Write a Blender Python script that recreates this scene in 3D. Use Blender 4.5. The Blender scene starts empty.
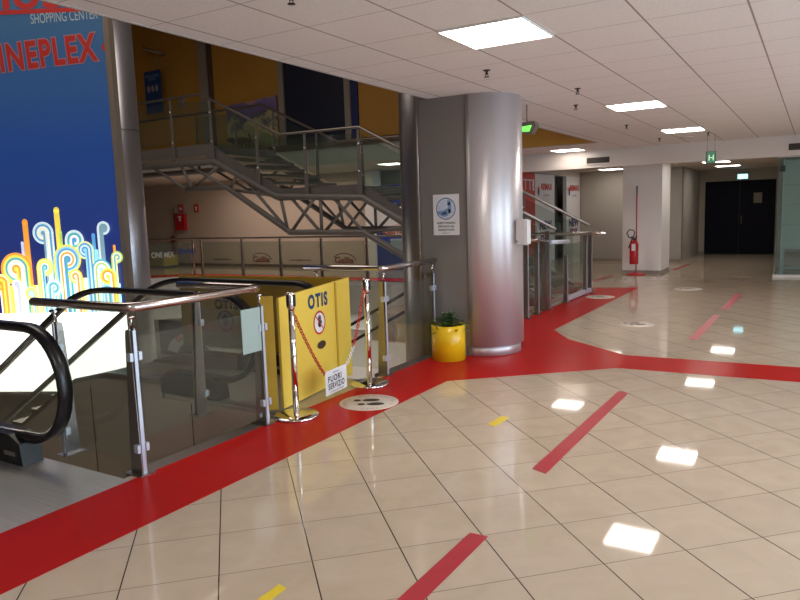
import bpy, bmesh, math, random
from mathutils import Vector, Matrix, Quaternion
random.seed(7)
R = math.radians
scene = bpy.context.scene
COL = scene.collection

# ------------------------------------------------------------------ camera
H = 1.55
F_PX = 688.9
PITCH, ROLL, BUILD = 0.1261, -0.0320, R(58.77)
EX = Vector((math.sin(BUILD), -math.cos(BUILD), 0)); EY = Vector((math.cos(BUILD), math.sin(BUILD), 0))
def cam2world(v): return Vector((v.dot(EX), v.dot(EY), v.z))
_f = Vector((0, math.cos(PITCH), -math.sin(PITCH))); _u = Vector((0, math.sin(PITCH), math.cos(PITCH))); _r = Vector((1, 0, 0))
CR = cam2world(math.cos(ROLL)*_r + math.sin(ROLL)*_u)
CU = cam2world(-math.sin(ROLL)*_r + math.cos(ROLL)*_u)
CF = cam2world(_f)
cam = bpy.data.cameras.new('camera'); cam.sensor_width = 36; cam.lens = F_PX/800*36; cam.clip_start = .05; cam.clip_end = 200
co = bpy.data.objects.new('camera', cam); COL.objects.link(co)
co.matrix_world = Matrix(((CR.x, CU.x, -CF.x, 0), (CR.y, CU.y, -CF.y, 0), (CR.z, CU.z, -CF.z, H), (0, 0, 0, 1)))
scene.camera = co

# survey helpers: real positions read off the picture for a known plane
def ray(px, py): return CF + CR*((px-400)/F_PX) - CU*((py-300)/F_PX)
def atY(px, py, Y): d = ray(px, py); return Vector((0, 0, H)) + d*(Y/d.y)
def atX(px, py, X): d = ray(px, py); return Vector((0, 0, H)) + d*(X/d.x)

# ------------------------------------------------------------------ world, exposure, large lights
w = bpy.data.worlds.new('daylight'); scene.world = w; w.use_nodes = True
bg = w.node_tree.nodes['Background']; bg.inputs[0].default_value = (.62, .80, 1, 1); bg.inputs[1].default_value = 1.0
vs = scene.view_settings
vs.view_transform = 'Standard'; vs.look = 'None'; vs.gamma = 1; vs.use_curve_mapping = False
vs.exposure = 0.0

def area(name, loc, size, rot, power, color=(1, 1, 1)):
    l = bpy.data.lights.new(name, 'AREA'); l.shape = 'RECTANGLE'; l.size, l.size_y = size; l.energy = power; l.color = color
    o = bpy.data.objects.new(name, l); COL.objects.link(o); o.location = loc; o.rotation_euler = rot
    return o
# daylight coming through the three windows of the right wall
for i, y in enumerate((0.6, 4.2, 7.8)):
    area('window_daylight', (5.05, y, 1.55), (2.4, 2.55), (0, R(90), 0), 135, (.66, .84, 1))
# the atrium: unseen fill light added high above, shop lamps on the lower floor and upper floor
area('atrium_fill', (-9, 6, 6.9), (5, 4), (0, 0, 0), 190, (1, .9, .8))
area('lower_floor_lamps', (-10.5, 10.5, -.75), (5, 4), (0, 0, 0), 170, (1, .95, .88))
area('lower_floor_lamps', (-15, 3, -.75), (4, 4), (0, 0, 0), 120, (1, .95, .88))
area('gallery_lamps', (-13.5, 14.8, 2.66), (5, .5), (0, 0, 0), 62, (1, .86, .74))
area('shop_lamps', (-8.2, 15.8, 2.6), (1.6, 1.6), (0, 0, 0), 40, (1, .95, .9))

# ------------------------------------------------------------------ materials
def new_mat(name):
    m = bpy.data.materials.new(name); m.use_nodes = True
    return m, m.node_tree.nodes, m.node_tree.links, m.node_tree.nodes['Principled BSDF']
def mat(name, c, rough=.5, metal=0, spec=.5, var=.06, scale=6, emit=0, coat=0, bump=0):
    m, n, l, b = new_mat(name)
    b.inputs['Roughness'].default_value = rough; b.inputs['Metallic'].default_value = metal
    b.inputs['Specular IOR Level'].default_value = spec
    b.inputs['Coat Weight'].default_value = coat
    tc = n.new('ShaderNodeTexCoord'); nz = n.new('ShaderNodeTexNoise'); nz.inputs['Scale'].default_value = scale; nz.inputs['Detail'].default_value = 5
    l.new(tc.outputs['Object'], nz.inputs['Vector'])
    mx = n.new('ShaderNodeMix'); mx.data_type = 'RGBA'
    mx.inputs[6].default_value = (*[max(0, v*(1-var)) for v in c], 1); mx.inputs[7].default_value = (*[min(1, v*(1+var)) for v in c], 1)
    l.new(nz.outputs[0], mx.inputs[0]); l.new(mx.outputs[2], b.inputs['Base Color'])
    if emit:
        l.new(mx.outputs[2], b.inputs['Emission Color']); b.inputs['Emission Strength'].default_value = emit
    if bump:
        bp = n.new('ShaderNodeBump'); bp.inputs['Strength'].default_value = bump; bp.inputs['Distance'].default_value = .01
        l.new(nz.outputs[0], bp.inputs['Height']); l.new(bp.outputs[0], b.inputs['Normal'])
    return m
def emis(name, c, s):
    m, n, l, b = new_mat(name); b.inputs['Base Color'].default_value = (*c, 1)
    b.inputs['Emission Color'].default_value = (*c, 1); b.inputs['Emission Strength'].default_value = s
    return m
def glass(name, tint=(.86, .93, .90), refl=.9, rough=.02, body=0.0, bodycol=(.4, .5, .45)):
    m = bpy.data.materials.new(name); m.use_nodes = True; n = m.node_tree.nodes; l = m.node_tree.links; n.clear()
    out = n.new('ShaderNodeOutputMaterial'); tr = n.new('ShaderNodeBsdfTransparent'); tr.inputs[0].default_value = (*tint, 1)
    gl = n.new('ShaderNodeBsdfGlossy'); gl.inputs['Roughness'].default_value = rough; gl.inputs[0].default_value = (1, 1, 1, 1)
    fr = n.new('ShaderNodeFresnel'); fr.inputs[0].default_value = 1.45
    mu = n.new('ShaderNodeMath'); mu.operation = 'MULTIPLY'; mu.inputs[1].default_value = refl
    df = n.new('ShaderNodeBsdfDiffuse'); df.inputs[0].default_value = (*bodycol, 1)
    m0 = n.new('ShaderNodeMixShader'); m0.inputs[0].default_value = body
    l.new(tr.outputs[0], m0.inputs[1]); l.new(df.outputs[0], m0.inputs[2])
    m1 = n.new('ShaderNodeMixShader'); l.new(fr.outputs[0], mu.inputs[0])
    ge = n.new('ShaderNodeNewGeometry'); iv = n.new('ShaderNodeMath'); iv.operation = 'SUBTRACT'; iv.inputs[0].default_value = 1; l.new(ge.outputs['Backfacing'], iv.inputs[1])
    m2 = n.new('ShaderNodeMath'); m2.operation = 'MULTIPLY'; l.new(mu.outputs[0], m2.inputs[0]); l.new(iv.outputs[0], m2.inputs[1]); l.new(m2.outputs[0], m1.inputs[0])
    l.new(m0.outputs[0], m1.inputs[1]); l.new(gl.outputs[0], m1.inputs[2]); l.new(m1.outputs[0], out.inputs[0])
    return m

TILE = .2638*1.55
TA = cam2world(Vector((math.cos(.2394), math.sin(.2394), 0))); TO = cam2world(Vector((-.7929*1.55, 1.7746*1.55, 0)))
def floor_mat():
    m, n, l, b = new_mat('glazed_floor_tiles')
    tc = n.new('ShaderNodeTexCoord')
    mp = n.new('ShaderNodeMapping'); mp.vector_type = 'TEXTURE'
    mp.inputs['Location'].default_value = (TO.x, TO.y, 0); mp.inputs['Rotation'].default_value = (0, 0, math.atan2(TA.y, TA.x)); mp.inputs['Scale'].default_value = (TILE, TILE, 1)
    l.new(tc.outputs['Object'], mp.inputs[0])
    sp = n.new('ShaderNodeSeparateXYZ'); l.new(mp.outputs[0], sp.inputs[0])
    def line(sock, wdt):
        fr = n.new('ShaderNodeMath'); fr.operation = 'PINGPONG'; fr.inputs[1].default_value = .5; l.new(sock, fr.inputs[0])
        c = n.new('ShaderNodeMapRange'); c.inputs[1].default_value = wdt*.5; c.inputs[2].default_value = wdt; c.inputs[3].default_value = 1; c.inputs[4].default_value = 0
        l.new(fr.outputs[0], c.inputs[0]); return c.outputs[0]
    la, lb = line(sp.outputs[0], .0095), line(sp.outputs[1], .006)
    # each tile its own faint tone
    fl = n.new('ShaderNodeVectorMath'); fl.operation = 'FLOOR'; l.new(mp.outputs[0], fl.inputs[0])
    wn = n.new('ShaderNodeTexWhiteNoise'); l.new(fl.outputs[0], wn.inputs['Vector'])
    ad = n.new('ShaderNodeVectorMath'); ad.operation = 'ADD'; l.new(tc.outputs['Object'], ad.inputs[0]); l.new(wn.outputs['Color'], ad.inputs[1])
    nz = n.new('ShaderNodeTexNoise'); nz.inputs['Scale'].default_value = 3.5; nz.inputs['Detail'].default_value = 7; nz.inputs['Distortion'].default_value = 1.4; l.new(ad.outputs[0], nz.inputs['Vector'])
    rp = n.new('ShaderNodeValToRGB'); e = rp.color_ramp.elements; e[0].position = .35; e[0].position = .3; e[0].color = (.54, .435, .325, 1); e[1].position = .7; e[1].color = (.60, .495, .38, 1)
    l.new(nz.outputs[0], rp.inputs[0])
    tv = n.new('ShaderNodeMix'); tv.data_type = 'RGBA'; tv.blend_type = 'MULTIPLY'; tv.inputs[0].default_value = 1
    mr = n.new('ShaderNodeMapRange'); mr.inputs[3].default_value = .97; mr.inputs[4].default_value = 1.02; l.new(wn.outputs[0], mr.inputs[0])
    l.new(rp.outputs[0], tv.inputs[6]); l.new(mr.outputs[0], tv.inputs[7])
    g1 = n.new('ShaderNodeMix'); g1.data_type = 'RGBA'; g1.inputs[7].default_value = (.05, .035, .025, 1); l.new(la, g1.inputs[0]); l.new(tv.outputs[2], g1.inputs[6])
    g2 = n.new('ShaderNodeMix'); g2.data_type = 'RGBA'; g2.inputs[7].default_value = (.16, .12, .09, 1); l.new(lb, g2.inputs[0]); l.new(g1.outputs[2], g2.inputs[6])
    l.new(g2.outputs[2], b.inputs['Base Color'])
    b.inputs['Roughness'].default_value = .045; b.inputs['Specular IOR Level'].default_value = .5
    return m
def ceil_mat():
    m, n, l, b = new_mat('ceiling_tiles')
    tc = n.new('ShaderNodeTexCoord'); sp = n.new('ShaderNodeSeparateXYZ'); l.new(tc.outputs['Object'], sp.inputs[0])
    def line(sock, off, per, wdt):
        a = n.new('ShaderNodeMath'); a.operation = 'SUBTRACT'; a.inputs[1].default_value = off; l.new(sock, a.inputs[0])
        fr = n.new('ShaderNodeMath'); fr.operation = 'PINGPONG'; fr.inputs[1].default_value = per/2; l.new(a.outputs[0], fr.inputs[0])
        c = n.new('ShaderNodeMapRange'); c.inputs[1].default_value = wdt*.5; c.inputs[2].default_value = wdt; c.inputs[3].default_value = 1; c.inputs[4].default_value = 0
        l.new(fr.outputs[0], c.inputs[0]); return c.outputs[0]
    lx, ly = line(sp.outputs[0], -2.2, .6, .008), line(sp.outputs[1], 4.2, .6, .005)
    nz = n.new('ShaderNodeTexNoise'); nz.inputs['Scale'].default_value = 60; nz.inputs['Detail'].default_value = 3; l.new(tc.outputs['Object'], nz.inputs['Vector'])
    rp = n.new('ShaderNodeValToRGB'); e = rp.color_ramp.elements; e[0].position = .35; e[0].color = (.77, .735, .73, 1); e[1].position = .6; e[1].color = (.83, .79, .785, 1); l.new(nz.outputs[0], rp.inputs[0])
    g1 = n.new('ShaderNodeMix'); g1.data_type = 'RGBA'; g1.inputs[7].default_value = (.42, .36, .33, 1); l.new(ly, g1.inputs[0]); l.new(rp.outputs[0], g1.inputs[6])
    g2 = n.new('ShaderNodeMix'); g2.data_type = 'RGBA'; g2.inputs[7].default_value = (.30, .25, .23, 1); l.new(lx, g2.inputs[0]); l.new(g1.outputs[2], g2.inputs[6])
    l.new(g2.outputs[2], b.inputs['Base Color']); b.inputs['Roughness'].default_value = .8; b.inputs['Specular IOR Level'].default_value = .2
    return m
def brushed(name, c, rough=.35, along='Z', metal=1.0, amt=.1):
    m, n, l, b = new_mat(name)
    tc = n.new('ShaderNodeTexCoord'); mp = n.new('ShaderNodeMapping')
    mp.inputs['Scale'].default_value = {'Z': (90, 90, 1.5), 'X': (1.5, 90, 90), 'Y': (90, 1.5, 90)}[along]
    nz = n.new('ShaderNodeTexNoise'); nz.inputs['Scale'].default_value = 1; nz.inputs['Detail'].default_value = 3
    l.new(tc.outputs['Object'], mp.inputs[0]); l.new(mp.outputs[0], nz.inputs['Vector'])
    mx = n.new('ShaderNodeMix'); mx.data_type = 'RGBA'; mx.inputs[6].default_value = (*[v*(1-amt) for v in c], 1); mx.inputs[7].default_value = (*[min(1, v*(1+amt)) for v in c], 1)
    l.new(nz.outputs[0], mx.inputs[0]); l.new(mx.outputs[2], b.inputs['Base Color'])
    b.inputs['Metallic'].default_value = metal; b.inputs['Roughness'].default_value = rough
    return m
def mural_mat():
    m, n, l, b = new_mat('painted_mural')
    tc = n.new('ShaderNodeTexCoord'); nz = n.new('ShaderNodeTexNoise'); nz.inputs['Scale'].default_value = 2.2; nz.inputs['Detail'].default_value = 6; nz.inputs['Distortion'].default_value = 1
    l.new(tc.outputs['Object'], nz.inputs['Vector'])
    sp = n.new('ShaderNodeSeparateXYZ'); l.new(tc.outputs['Object'], sp.inputs[0])
    ma = n.new('ShaderNodeMath'); ma.operation = 'MULTIPLY_ADD'; ma.inputs[1].default_value = .55; l.new(nz.outputs[0], ma.inputs[0])
    mz = n.new('ShaderNodeMapRange'); mz.inputs[1].default_value = 3.2; mz.inputs[2].default_value = 4.6; mz.inputs[3].default_value = 0; mz.inputs[4].default_value = .5
    l.new(sp.outputs[2], mz.inputs[0]); l.new(mz.outputs[0], ma.inputs[2])
    rp = n.new('ShaderNodeValToRGB'); cr = rp.color_ramp
    cr.elements[0].position = .22; cr.elements[0].color = (.10, .11, .03, 1); cr.elements[1].position = .95; cr.elements[1].color = (.12, .07, .16, 1)
    for p, c in ((.38, (.40, .38, .16)), (.5, (.55, .45, .22)), (.58, (.10, .10, .16)), (.68, (.20, .14, .34)), (.76, (.5, .26, .18)), (.84, (.12, .13, .32))):
        e = cr.elements.new(p); e.color = (*c, 1)
    l.new(ma.outputs[0], rp.inputs[0]); l.new(rp.outputs[0], b.inputs['Base Color']); b.inputs['Roughness'].default_value = .6
    return m

M = {}
M['floor'] = floor_mat(); M['ceiling'] = ceil_mat(); M['mural'] = mural_mat()
M['red'] = mat('red_vinyl', (.46, .016, .014), .24, spec=.10, var=.12, scale=2.5)
M['red'].node_tree.nodes['Principled BSDF'].inputs['IOR'].default_value = 1.25
M['tape_red'] = mat('dark_red_tape', (.46, .03, .045), .3, var=.12, scale=20)
M['tape_yellow'] = mat('yellow_tape', (.80, .60, .02), .35)
M['steel'] = brushed('stainless_steel', (.62, .56, .54), .2, 'Y')
M['steel_dk'] = brushed('dull_steel', (.30, .26, .23), .38, 'Z', .8)
M['chrome'] = mat('polished_chrome', (.80, .78, .77), .08, 1, var=.02)
M['post'] = brushed('post_steel', (.36, .32, .30), .32, 'Z')
M['postside'] = mat('pale_post_edge', (.62, .68, .78), .35, .5, var=.05)
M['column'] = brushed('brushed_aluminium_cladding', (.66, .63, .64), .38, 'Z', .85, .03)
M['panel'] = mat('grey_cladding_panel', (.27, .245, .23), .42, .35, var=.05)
M['truss'] = mat('grey_painted_steel', (.20, .175, .16), .5, .2, var=.1)
M['landing'] = brushed('ribbed_plate', (.52, .50, .48), .4, 'X', .7, .25)
M['rubber'] = mat('black_rubber', (.012, .012, .014), .3, var=.2)
M['blackpl'] = mat('black_plastic', (.018, .018, .02), .35)
M['clad'] = mat('escalator_cladding', (.55, .48, .39), .4, .1, var=.1, scale=2)
M['deck'] = brushed('escalator_deck', (.36, .33, .30), .3, 'X')
M['glass'] = glass('clear_glass', (.93, .955, .935), 1.3, .02, .03, (.30, .34, .30))
M['esc_glass'] = glass('escalator_glass', (.93, .95, .92), 1.2, .02, .03, (.4, .4, .36))
M['sglass'] = glass('stair_glass', (.86, .91, .88), 1.2, .05, .05, (.20, .24, .21))
M['fglass'] = glass('far_rail_glass', (.84, .88, .84), .4, .05, .12, (.42, .45, .40))
M['gglass'] = glass('green_shop_glass', (.80, .89, .86), .6, .03, .2, (.32, .38, .36))
M['pane'] = glass('window_pane', (.95, .97, 1), .6)
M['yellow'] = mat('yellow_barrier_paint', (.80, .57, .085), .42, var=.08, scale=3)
M['yellow_in'] = mat('dark_yellow_barrier', (.55, .34, .03), .5, var=.2, scale=4)  # darker yellow for side panel, end panel and hinge
M['pot'] = mat('glossy_yellow_pot', (.84, .52, .01), .22, var=.02)
M['leaf'] = mat('green_leaf', (.035, .10, .02), .45, var=.4, scale=30)
M['leaf2'] = mat('pale_green_leaf', (.16, .26, .08), .45, var=.4, scale=30)
M['soil'] = mat('dark_soil', (.03, .02, .015), .9)
M['white'] = mat('white_paint', (.78, .76, .74), .5, var=.02)
M['wallw'] = mat('white_column_paint', (.84, .79, .75), .6, var=.03, scale=2)
M['beige'] = mat('beige_wall', (.50, .40, .33), .7, var=.04, scale=2)
M['grey_wall'] = mat('greige_wall', (.43, .39, .34), .7, var=.04, scale=2)
M['fascia'] = mat('off_white_fascia', (.66, .59, .54), .65, var=.03, scale=2)
M['ochre'] = mat('ochre_wall', (.50, .24, .035), .6, var=.12, scale=1.5)
M['navy'] = mat('navy_panel', (.012, .014, .035), .5, var=.2)
M['navy2'] = mat('deep_blue_panel', (.012, .02, .12), .5)
M['brown'] = mat('brown_ledge', (.10, .06, .035), .6)
M['pil'] = mat('grey_pilaster', (.30, .25, .21), .6)
M['skin_blue'] = mat('shop_blue', (.02, .05, .30), .5)
M['doorblue'] = mat('dark_blue_door', (.004, .004, .012), .6, spec=.15, var=.3)
M['red_gloss'] = mat('red_gloss_paint', (.50, .012, .02), .25)
M['redsign'] = mat('red_sign', (.50, .03, .03), .5)
M['black'] = mat('black_print', (.01, .01, .01), .6)
M['brownp'] = mat('brown_black_print', (.03, .02, .015), .5)
M['blueprint'] = mat('blue_print', (.02, .08, .26), .5)
M['lightblue'] = mat('light_blue_print', (.25, .38, .58), .5)
M['redprint'] = mat('red_print', (.55, .03, .03), .5)
M['paper'] = mat('white_paper', (.74, .73, .74), .55, var=.02)
M['greypaper'] = mat('grey_green_paper', (.36, .46, .42), .6, var=.03)
M['sticker'] = mat('white_floor_sticker', (.66, .58, .49), .35, var=.03)
M['grille'] = mat('black_grille', (.02, .017, .015), .6)
M['sprink'] = mat('sprinkler_bronze', (.05, .03, .025), .4, .5)
M['lamp'] = emis('lamp_diffuser', (1, .91, .84), 21.5)
M['lamp_far'] = emis('far_lamp_diffuser', (1, .92, .84), 10.0)
M['exit_on'] = emis('lit_exit_sign', (.35, .85, .95), 2.5)
M['exit_green'] = emis('green_exit_light', (.20, .85, .12), 1.1)
M['exit_dim'] = emis('green_exit_face', (.04, .16, .09), .3)

# ------------------------------------------------------------------ mesh helpers
class MB:
    def __init__(s): s.bm = bmesh.new(); s.mi = 0
    def _mark(s, fs, mi=None):
        for f in fs: f.material_index = s.mi if mi is None else mi
    def box(s, x0, x1, y0, y1, z0, z1, bev=0, mi=None):
        vs = [s.bm.verts.new((x, y, z)) for x in (min(x0, x1), max(x0, x1)) for y in (min(y0, y1), max(y0, y1)) for z in (min(z0, z1), max(z0, z1))]
        idx = [(0, 1, 3, 2), (4, 6, 7, 5), (0, 4, 5, 1), (2, 3, 7, 6), (0, 2, 6, 4), (1, 5, 7, 3)]
        fs = [s.bm.faces.new([vs[i] for i in q]) for q in idx]; s._mark(fs, mi)
        if bev:
            es = {e for f in fs for e in f.edges}
            r = bmesh.ops.bevel(s.bm, geom=list(es), offset=bev, segments=2, affect='EDGES'); s._mark(r['faces'], mi)
        return s
    def prism(s, pts, d, mi=None):
        """closed polygon (3D points) pushed along vector d"""
        pts = [Vector(p) for p in pts]; d = Vector(d)
        a = [s.bm.verts.new(p) for p in pts]; b = [s.bm.verts.new(p+d) for p in pts]; n = len(a)
        fs = [s.bm.faces.new(a), s.bm.faces.new(b[::-1])] + [s.bm.faces.new((a[i], b[i], b[(i+1) % n], a[(i+1) % n])) for i in range(n)]
        s._mark(fs, mi); return s
    def quad(s, *p, mi=None):
        f = s.bm.faces.new([s.bm.verts.new(q) for q in p]); s._mark([f], mi); return s
    def tube(s, pts, r, seg=10, mi=None, cap=True, r2=None):
        pts = [Vector(p) for p in pts]; rings = []; prev = None
        for i, p in enumerate(pts):
            t = (pts[min(i+1, len(pts)-1)] - pts[max(i-1, 0)]).normalized()
            if prev is None:
                n = t.cross(Vector((0, 0, 1)));
                if n.length < .01: n = t.cross(Vector((0, 1, 0)))
                n.normalize()
            else:
                n = (prev - t*prev.dot(t)).normalized()
            prev = n; b = t.cross(n)
            rr = r if r2 is None else r + (r2-r)*i/(len(pts)-1)
            k = 1
            if 0 < i < len(pts)-1:
                a = (pts[i]-pts[i-1]).normalized().dot((pts[i+1]-pts[i]).normalized()); k = 1/max(.5, math.sqrt((1+a)/2)) if a < .999 else 1
                k = 1+(k-1)*.5
            rings.append([s.bm.verts.new(p + (n*math.cos(2*math.pi*j/seg) + b*math.sin(2*math.pi*j/seg))*rr*k) for j in range(seg)])
        fs = []
        for a, b in zip(rings, rings[1:]):
            for j in range(seg):
                f = s.bm.faces.new((a[j], a[(j+1) % seg], b[(j+1) % seg], b[j])); f.smooth = True; fs.append(f)
        if cap: fs += [s.bm.faces.new(rings[0][::-1]), s.bm.faces.new(rings[-1])]
        s._mark(fs, mi); return s
    def lathe(s, prof, c=(0, 0, 0), seg=32, mi=None, axis='Z'):
        c = Vector(c); rings = []
        for r, z in prof:
            ring = []
            for j in range(seg):
                a = 2*math.pi*j/seg
                v = Vector((r*math.cos(a), r*math.sin(a), z))
                if axis == 'Y': v = Vector((v.x, v.z, v.y))
                if axis == 'X': v = Vector((v.z, v.y, v.x))
                ring.append(s.bm.verts.new(c+v))
            rings.append(ring)
        fs = []
        for a, b in zip(rings, rings[1:]):
            for j in range(seg):
                f = s.bm.faces.new((a[j], a[(j+1) % seg], b[(j+1) % seg], b[j])); f.smooth = True; fs.append(f)
        if prof[0][0] > 1e-5: fs.append(s.bm.faces.new(rings[0][::-1]))
        if prof[-1][0] > 1e-5: fs.append(s.bm.faces.new(rings[-1]))
        s._mark(fs, mi); return s
    def ribbon(s, pts, y, wy, th, mi=None):
        """rectangular band swept along a path in the XZ plane, centred on y"""
        P = [Vector((p[0], 0, p[1])) for p in pts]; rings = []
        for i, p in enumerate(P):
            t = (P[min(i+1, len(P)-1)] - P[max(i-1, 0)]).normalized(); nrm = Vector((-t.z, 0, t.x))
            ring = []
            for a, b in ((-.5, -.5), (.5, -.5), (.5, .2), (.36, .5), (-.36, .5), (-.5, .2)):
                ring.append(s.bm.verts.new(p + nrm*th*b + Vector((0, y + a*wy, 0))))
            rings.append(ring)
        fs = []; n = 6
        for a, b in zip(rings, rings[1:]):
            for j in range(n):
                f = s.bm.faces.new((a[j], a[(j+1) % n], b[(j+1) % n], b[j])); f.smooth = True; fs.append(f)
        fs += [s.bm.faces.new(rings[0][::-1]), s.bm.faces.new(rings[-1])]
        s._mark(fs, mi); return s
    def text(s, txt, origin, right, up, size, depth=.002, bold=0.0, sx=1.0, align='CENTER', mi=None, shear=0, space=1.0):
        cu = bpy.data.curves.new('t', 'FONT'); cu.body = txt; cu.size = 1; cu.align_x = align; cu.align_y = 'BOTTOM_BASELINE'; cu.offset = bold; cu.shear = shear; cu.space_character = space
        ob = bpy.data.objects.new('t', cu); me = bpy.data.meshes.new_from_object(ob)
        right = Vector(right).normalized(); up = Vector(up).normalized(); nrm = right.cross(up)
        k = size/.72
        mark = len(s.bm.verts); fmark = len(s.bm.faces)
        s.bm.from_mesh(me); s.bm.verts.ensure_lookup_table(); s.bm.faces.ensure_lookup_table()
        o = Vector(origin)
        for v in s.bm.verts[mark:]: c = v.co.copy(); v.co = o + right*c.x*k*sx + up*c.y*k + nrm*depth
        s._mark(s.bm.faces[fmark:], mi)
        bpy.data.objects.remove(ob); bpy.data.curves.remove(cu); bpy.data.meshes.remove(me)
        return s
    def disc(s, c, right, up, r, off=.001, seg=28, mi=None, r_in=0, a0=0, a1=2*math.pi, ry=None):
        c = Vector(c); right = Vector(right).normalized(); up = Vector(up).normalized(); n = right.cross(up); ry = ry or r
        P = lambda a, q: c + n*off + right*math.cos(a)*r*q + up*math.sin(a)*ry*q
        if r_in == 0:
            f = s.bm.faces.new([s.bm.verts.new(P(2*math.pi*j/seg, 1)) for j in range(seg)]); s._mark([f], mi)
        else:
            q = r_in/r; va = []; vb = []
            for j in range(seg+1):
                a = a0+(a1-a0)*j/seg; va.append(s.bm.verts.new(P(a, 1))); vb.append(s.bm.verts.new(P(a, q)))
            s._mark([s.bm.faces.new((va[j], va[j+1], vb[j+1], vb[j])) for j in range(seg)], mi)
        return s
    def build(s, name, m, parent=None, origin=None, recalc=True):
        if recalc: bmesh.ops.recalc_face_normals(s.bm, faces=s.bm.faces)
        me = bpy.data.meshes.new(name); s.bm.to_mesh(me); s.bm.free()
        for q in (m if isinstance(m, (list, tuple)) else [m]): me.materials.append(q)
        o = bpy.data.objects.new(name, me); COL.objects.link(o)
        if parent is not None:
            o.parent = parent; o.matrix_parent_inverse = Matrix.Translation(parent_loc(parent)).inverted()
        elif origin is not None:
            me.transform(Matrix.Translation(-Vector(origin))); o.location = origin
        return o
def parent_loc(p): return p.location.copy() if p.parent is None else Vector((0, 0, 0))
def tag(o, label, cat, group=None, kind=None):
    o['label'] = label; o['category'] = cat
    if group: o['group'] = group
    if kind: o['kind'] = kind
    return o
def thing(name, label, cat, loc=(0, 0, 0), group=None):
    o = bpy.data.objects.new(name, None); o.empty_display_size = .1; COL.objects.link(o); o.location = loc
    return tag(o, label, cat, group)
def struct(name, mb, m, label=None):
    o = mb.build(name, m); o['kind'] = 'structure'
    if label: o['label'] = label
    return o
def part_label(o, t): o['label'] = t; return o
def copy_tree(o, loc, label=None):
    c = o.copy(); COL.objects.link(c); c.location = loc
    if label: c['label'] = label
    for ch in o.children:
        d = ch.copy(); COL.objects.link(d); d.parent = c
        for g in ch.children:
            e = g.copy(); COL.objects.link(e); e.parent = d
    return c
X_, Y_, Z_ = Vector((1, 0, 0)), Vector((0, 1, 0)), Vector((0, 0, 1))

# ------------------------------------------------------------------ setting
CZ = 2.73
def slab(b, pts, z0, z1): b.prism([(x, y, z1) for x, y in pts], (0, 0, z0-z1))
b = MB()
slab(b, [(-3.55, -4), (5, -4), (5, 24), (-3.55, 24)], -.45, 0)
slab(b, [(-24, 13.2), (-3.55, 13.2), (-3.55, 24), (-24, 24)], -.45, 0)
slab(b, [(-24, 4), (-17.4, 4), (-17.4, 10.4), (-14.9, 13.2), (-24, 13.2)], -.45, 0)
slab(b, [(-6.0, 9.0), (-3.55, 9.0), (-3.55, 10.05), (-6.0, 10.05)], -.45, 0)
struct('floor', b, M['floor'])
struct('floor', MB().box(-24, -3.0, -4, 20, -4.3, -4.2), mat('lower_floor_stone', (.60, .56, .50), .3))
b = MB(); slab(b, [(-3.55, -4), (5, -4), (5, 14.8), (-7.4, 14.8), (-7.4, 13.2), (-3.55, 13.2)], CZ, CZ+.32); struct('ceiling', b, M['ceiling'])
struct('ceiling', MB().box(-24, -7.4, 13.2, 17, CZ, CZ+.32), mat('gallery_ceiling', (.62, .56, .50), .8))
struct('ceiling', MB().box(-6.2, 5, 15.0, 24, 2.52, 2.62), mat('low_corridor_ceiling', (.62, .54, .47), .8))
struct('ceiling', MB().box(-24, 5.2, -4, 24, 7.0, 7.1), mat('roof_dark', (.10, .07, .05), .9))
struct('trim_1', MB().box(-3.575, -3.551, -4, 13.2, CZ-.004, CZ+.34), mat('edge_trim', (.50, .44, .42), .6))
b = MB().box(-6.2, 5, 14.8, 15.0, 2.36, CZ); struct('wall_beam', b, M['fascia'])
# upper floor and gallery wall
b = MB().box(-24, -7.4, 13.17, 13.2, 2.72, 3.10); struct('trim_2', b, M['fascia'])
b = MB().box(-24, -3.57, 13.10, 13.2, 3.10, 3.24); struct('trim_3', b, M['brown'])
b = MB().box(-24, -3.6, 13.3, 13.5, 3.05, 7.0).box(-7.4, -3.6, 13.15, 13.28, 2.74, 3.10); struct('wall_upper', b, M['ochre'])
def upx(px): return atY(px, 60, 13.3).x
for a, c in ((200.5, 208), (279, 284), (345, 350.5)):
    struct('trim_4', MB().box(upx(a), upx(c), 13.2, 13.3, 3.05, 7.0), M['pil'])
struct('trim_5', MB().box(upx(208.3), upx(212), 13.24, 13.3, 3.05, 7.0), M['brown'])
b = MB().box(upx(284), upx(345), 13.25, 13.3, 2.74+.35, 7.0); tag(b.build('shutter', M['navy']), 'tall dark navy panel on the upper gallery wall between grey pilasters', 'panel')
b = MB().box(upx(350.5), upx(357), 13.25, 13.3, 3.1, 7.0); tag(b.build('wall_panel', M['navy2']), 'narrow deep blue strip beside the ochre wall upstairs', 'panel')
# ground floor gallery wall
b = MB().box(-24, -10.75, 16.2, 16.4, 0, CZ); struct('wall_far', b, M['beige'])
struct('baseboard_far', MB().box(-24, -10.75, 16.17, 16.2, 0, .09), M['brown'])
struct('wall_shop', MB().box(-10.75, -6.2, 16.9, 17.1, 0, CZ), M['grey_wall'])
struct('wall_end', MB().box(-6.2, -3.1, 19.72, 19.9, 0, 2.52), M['grey_wall'])
struct('baseboard_end', MB().box(-5.8, -3.1, 19.70, 19.72, 0, .08), M['pil'])
struct('wall_passage', MB().box(-3.3, -3.1, 19.8, 23, 0, 2.52), M['grey_wall'])
struct('wall_back', MB().box(-3.3, 5, 22.9, 23.1, 0, 2.52), M['grey_wall'])
struct('baseboard_back', MB().box(-3.1, -2.95, 22.87, 22.9, 0, .08).box(-1.0, 4.9, 22.87, 22.9, 0, .08), M['pil'])
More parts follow.
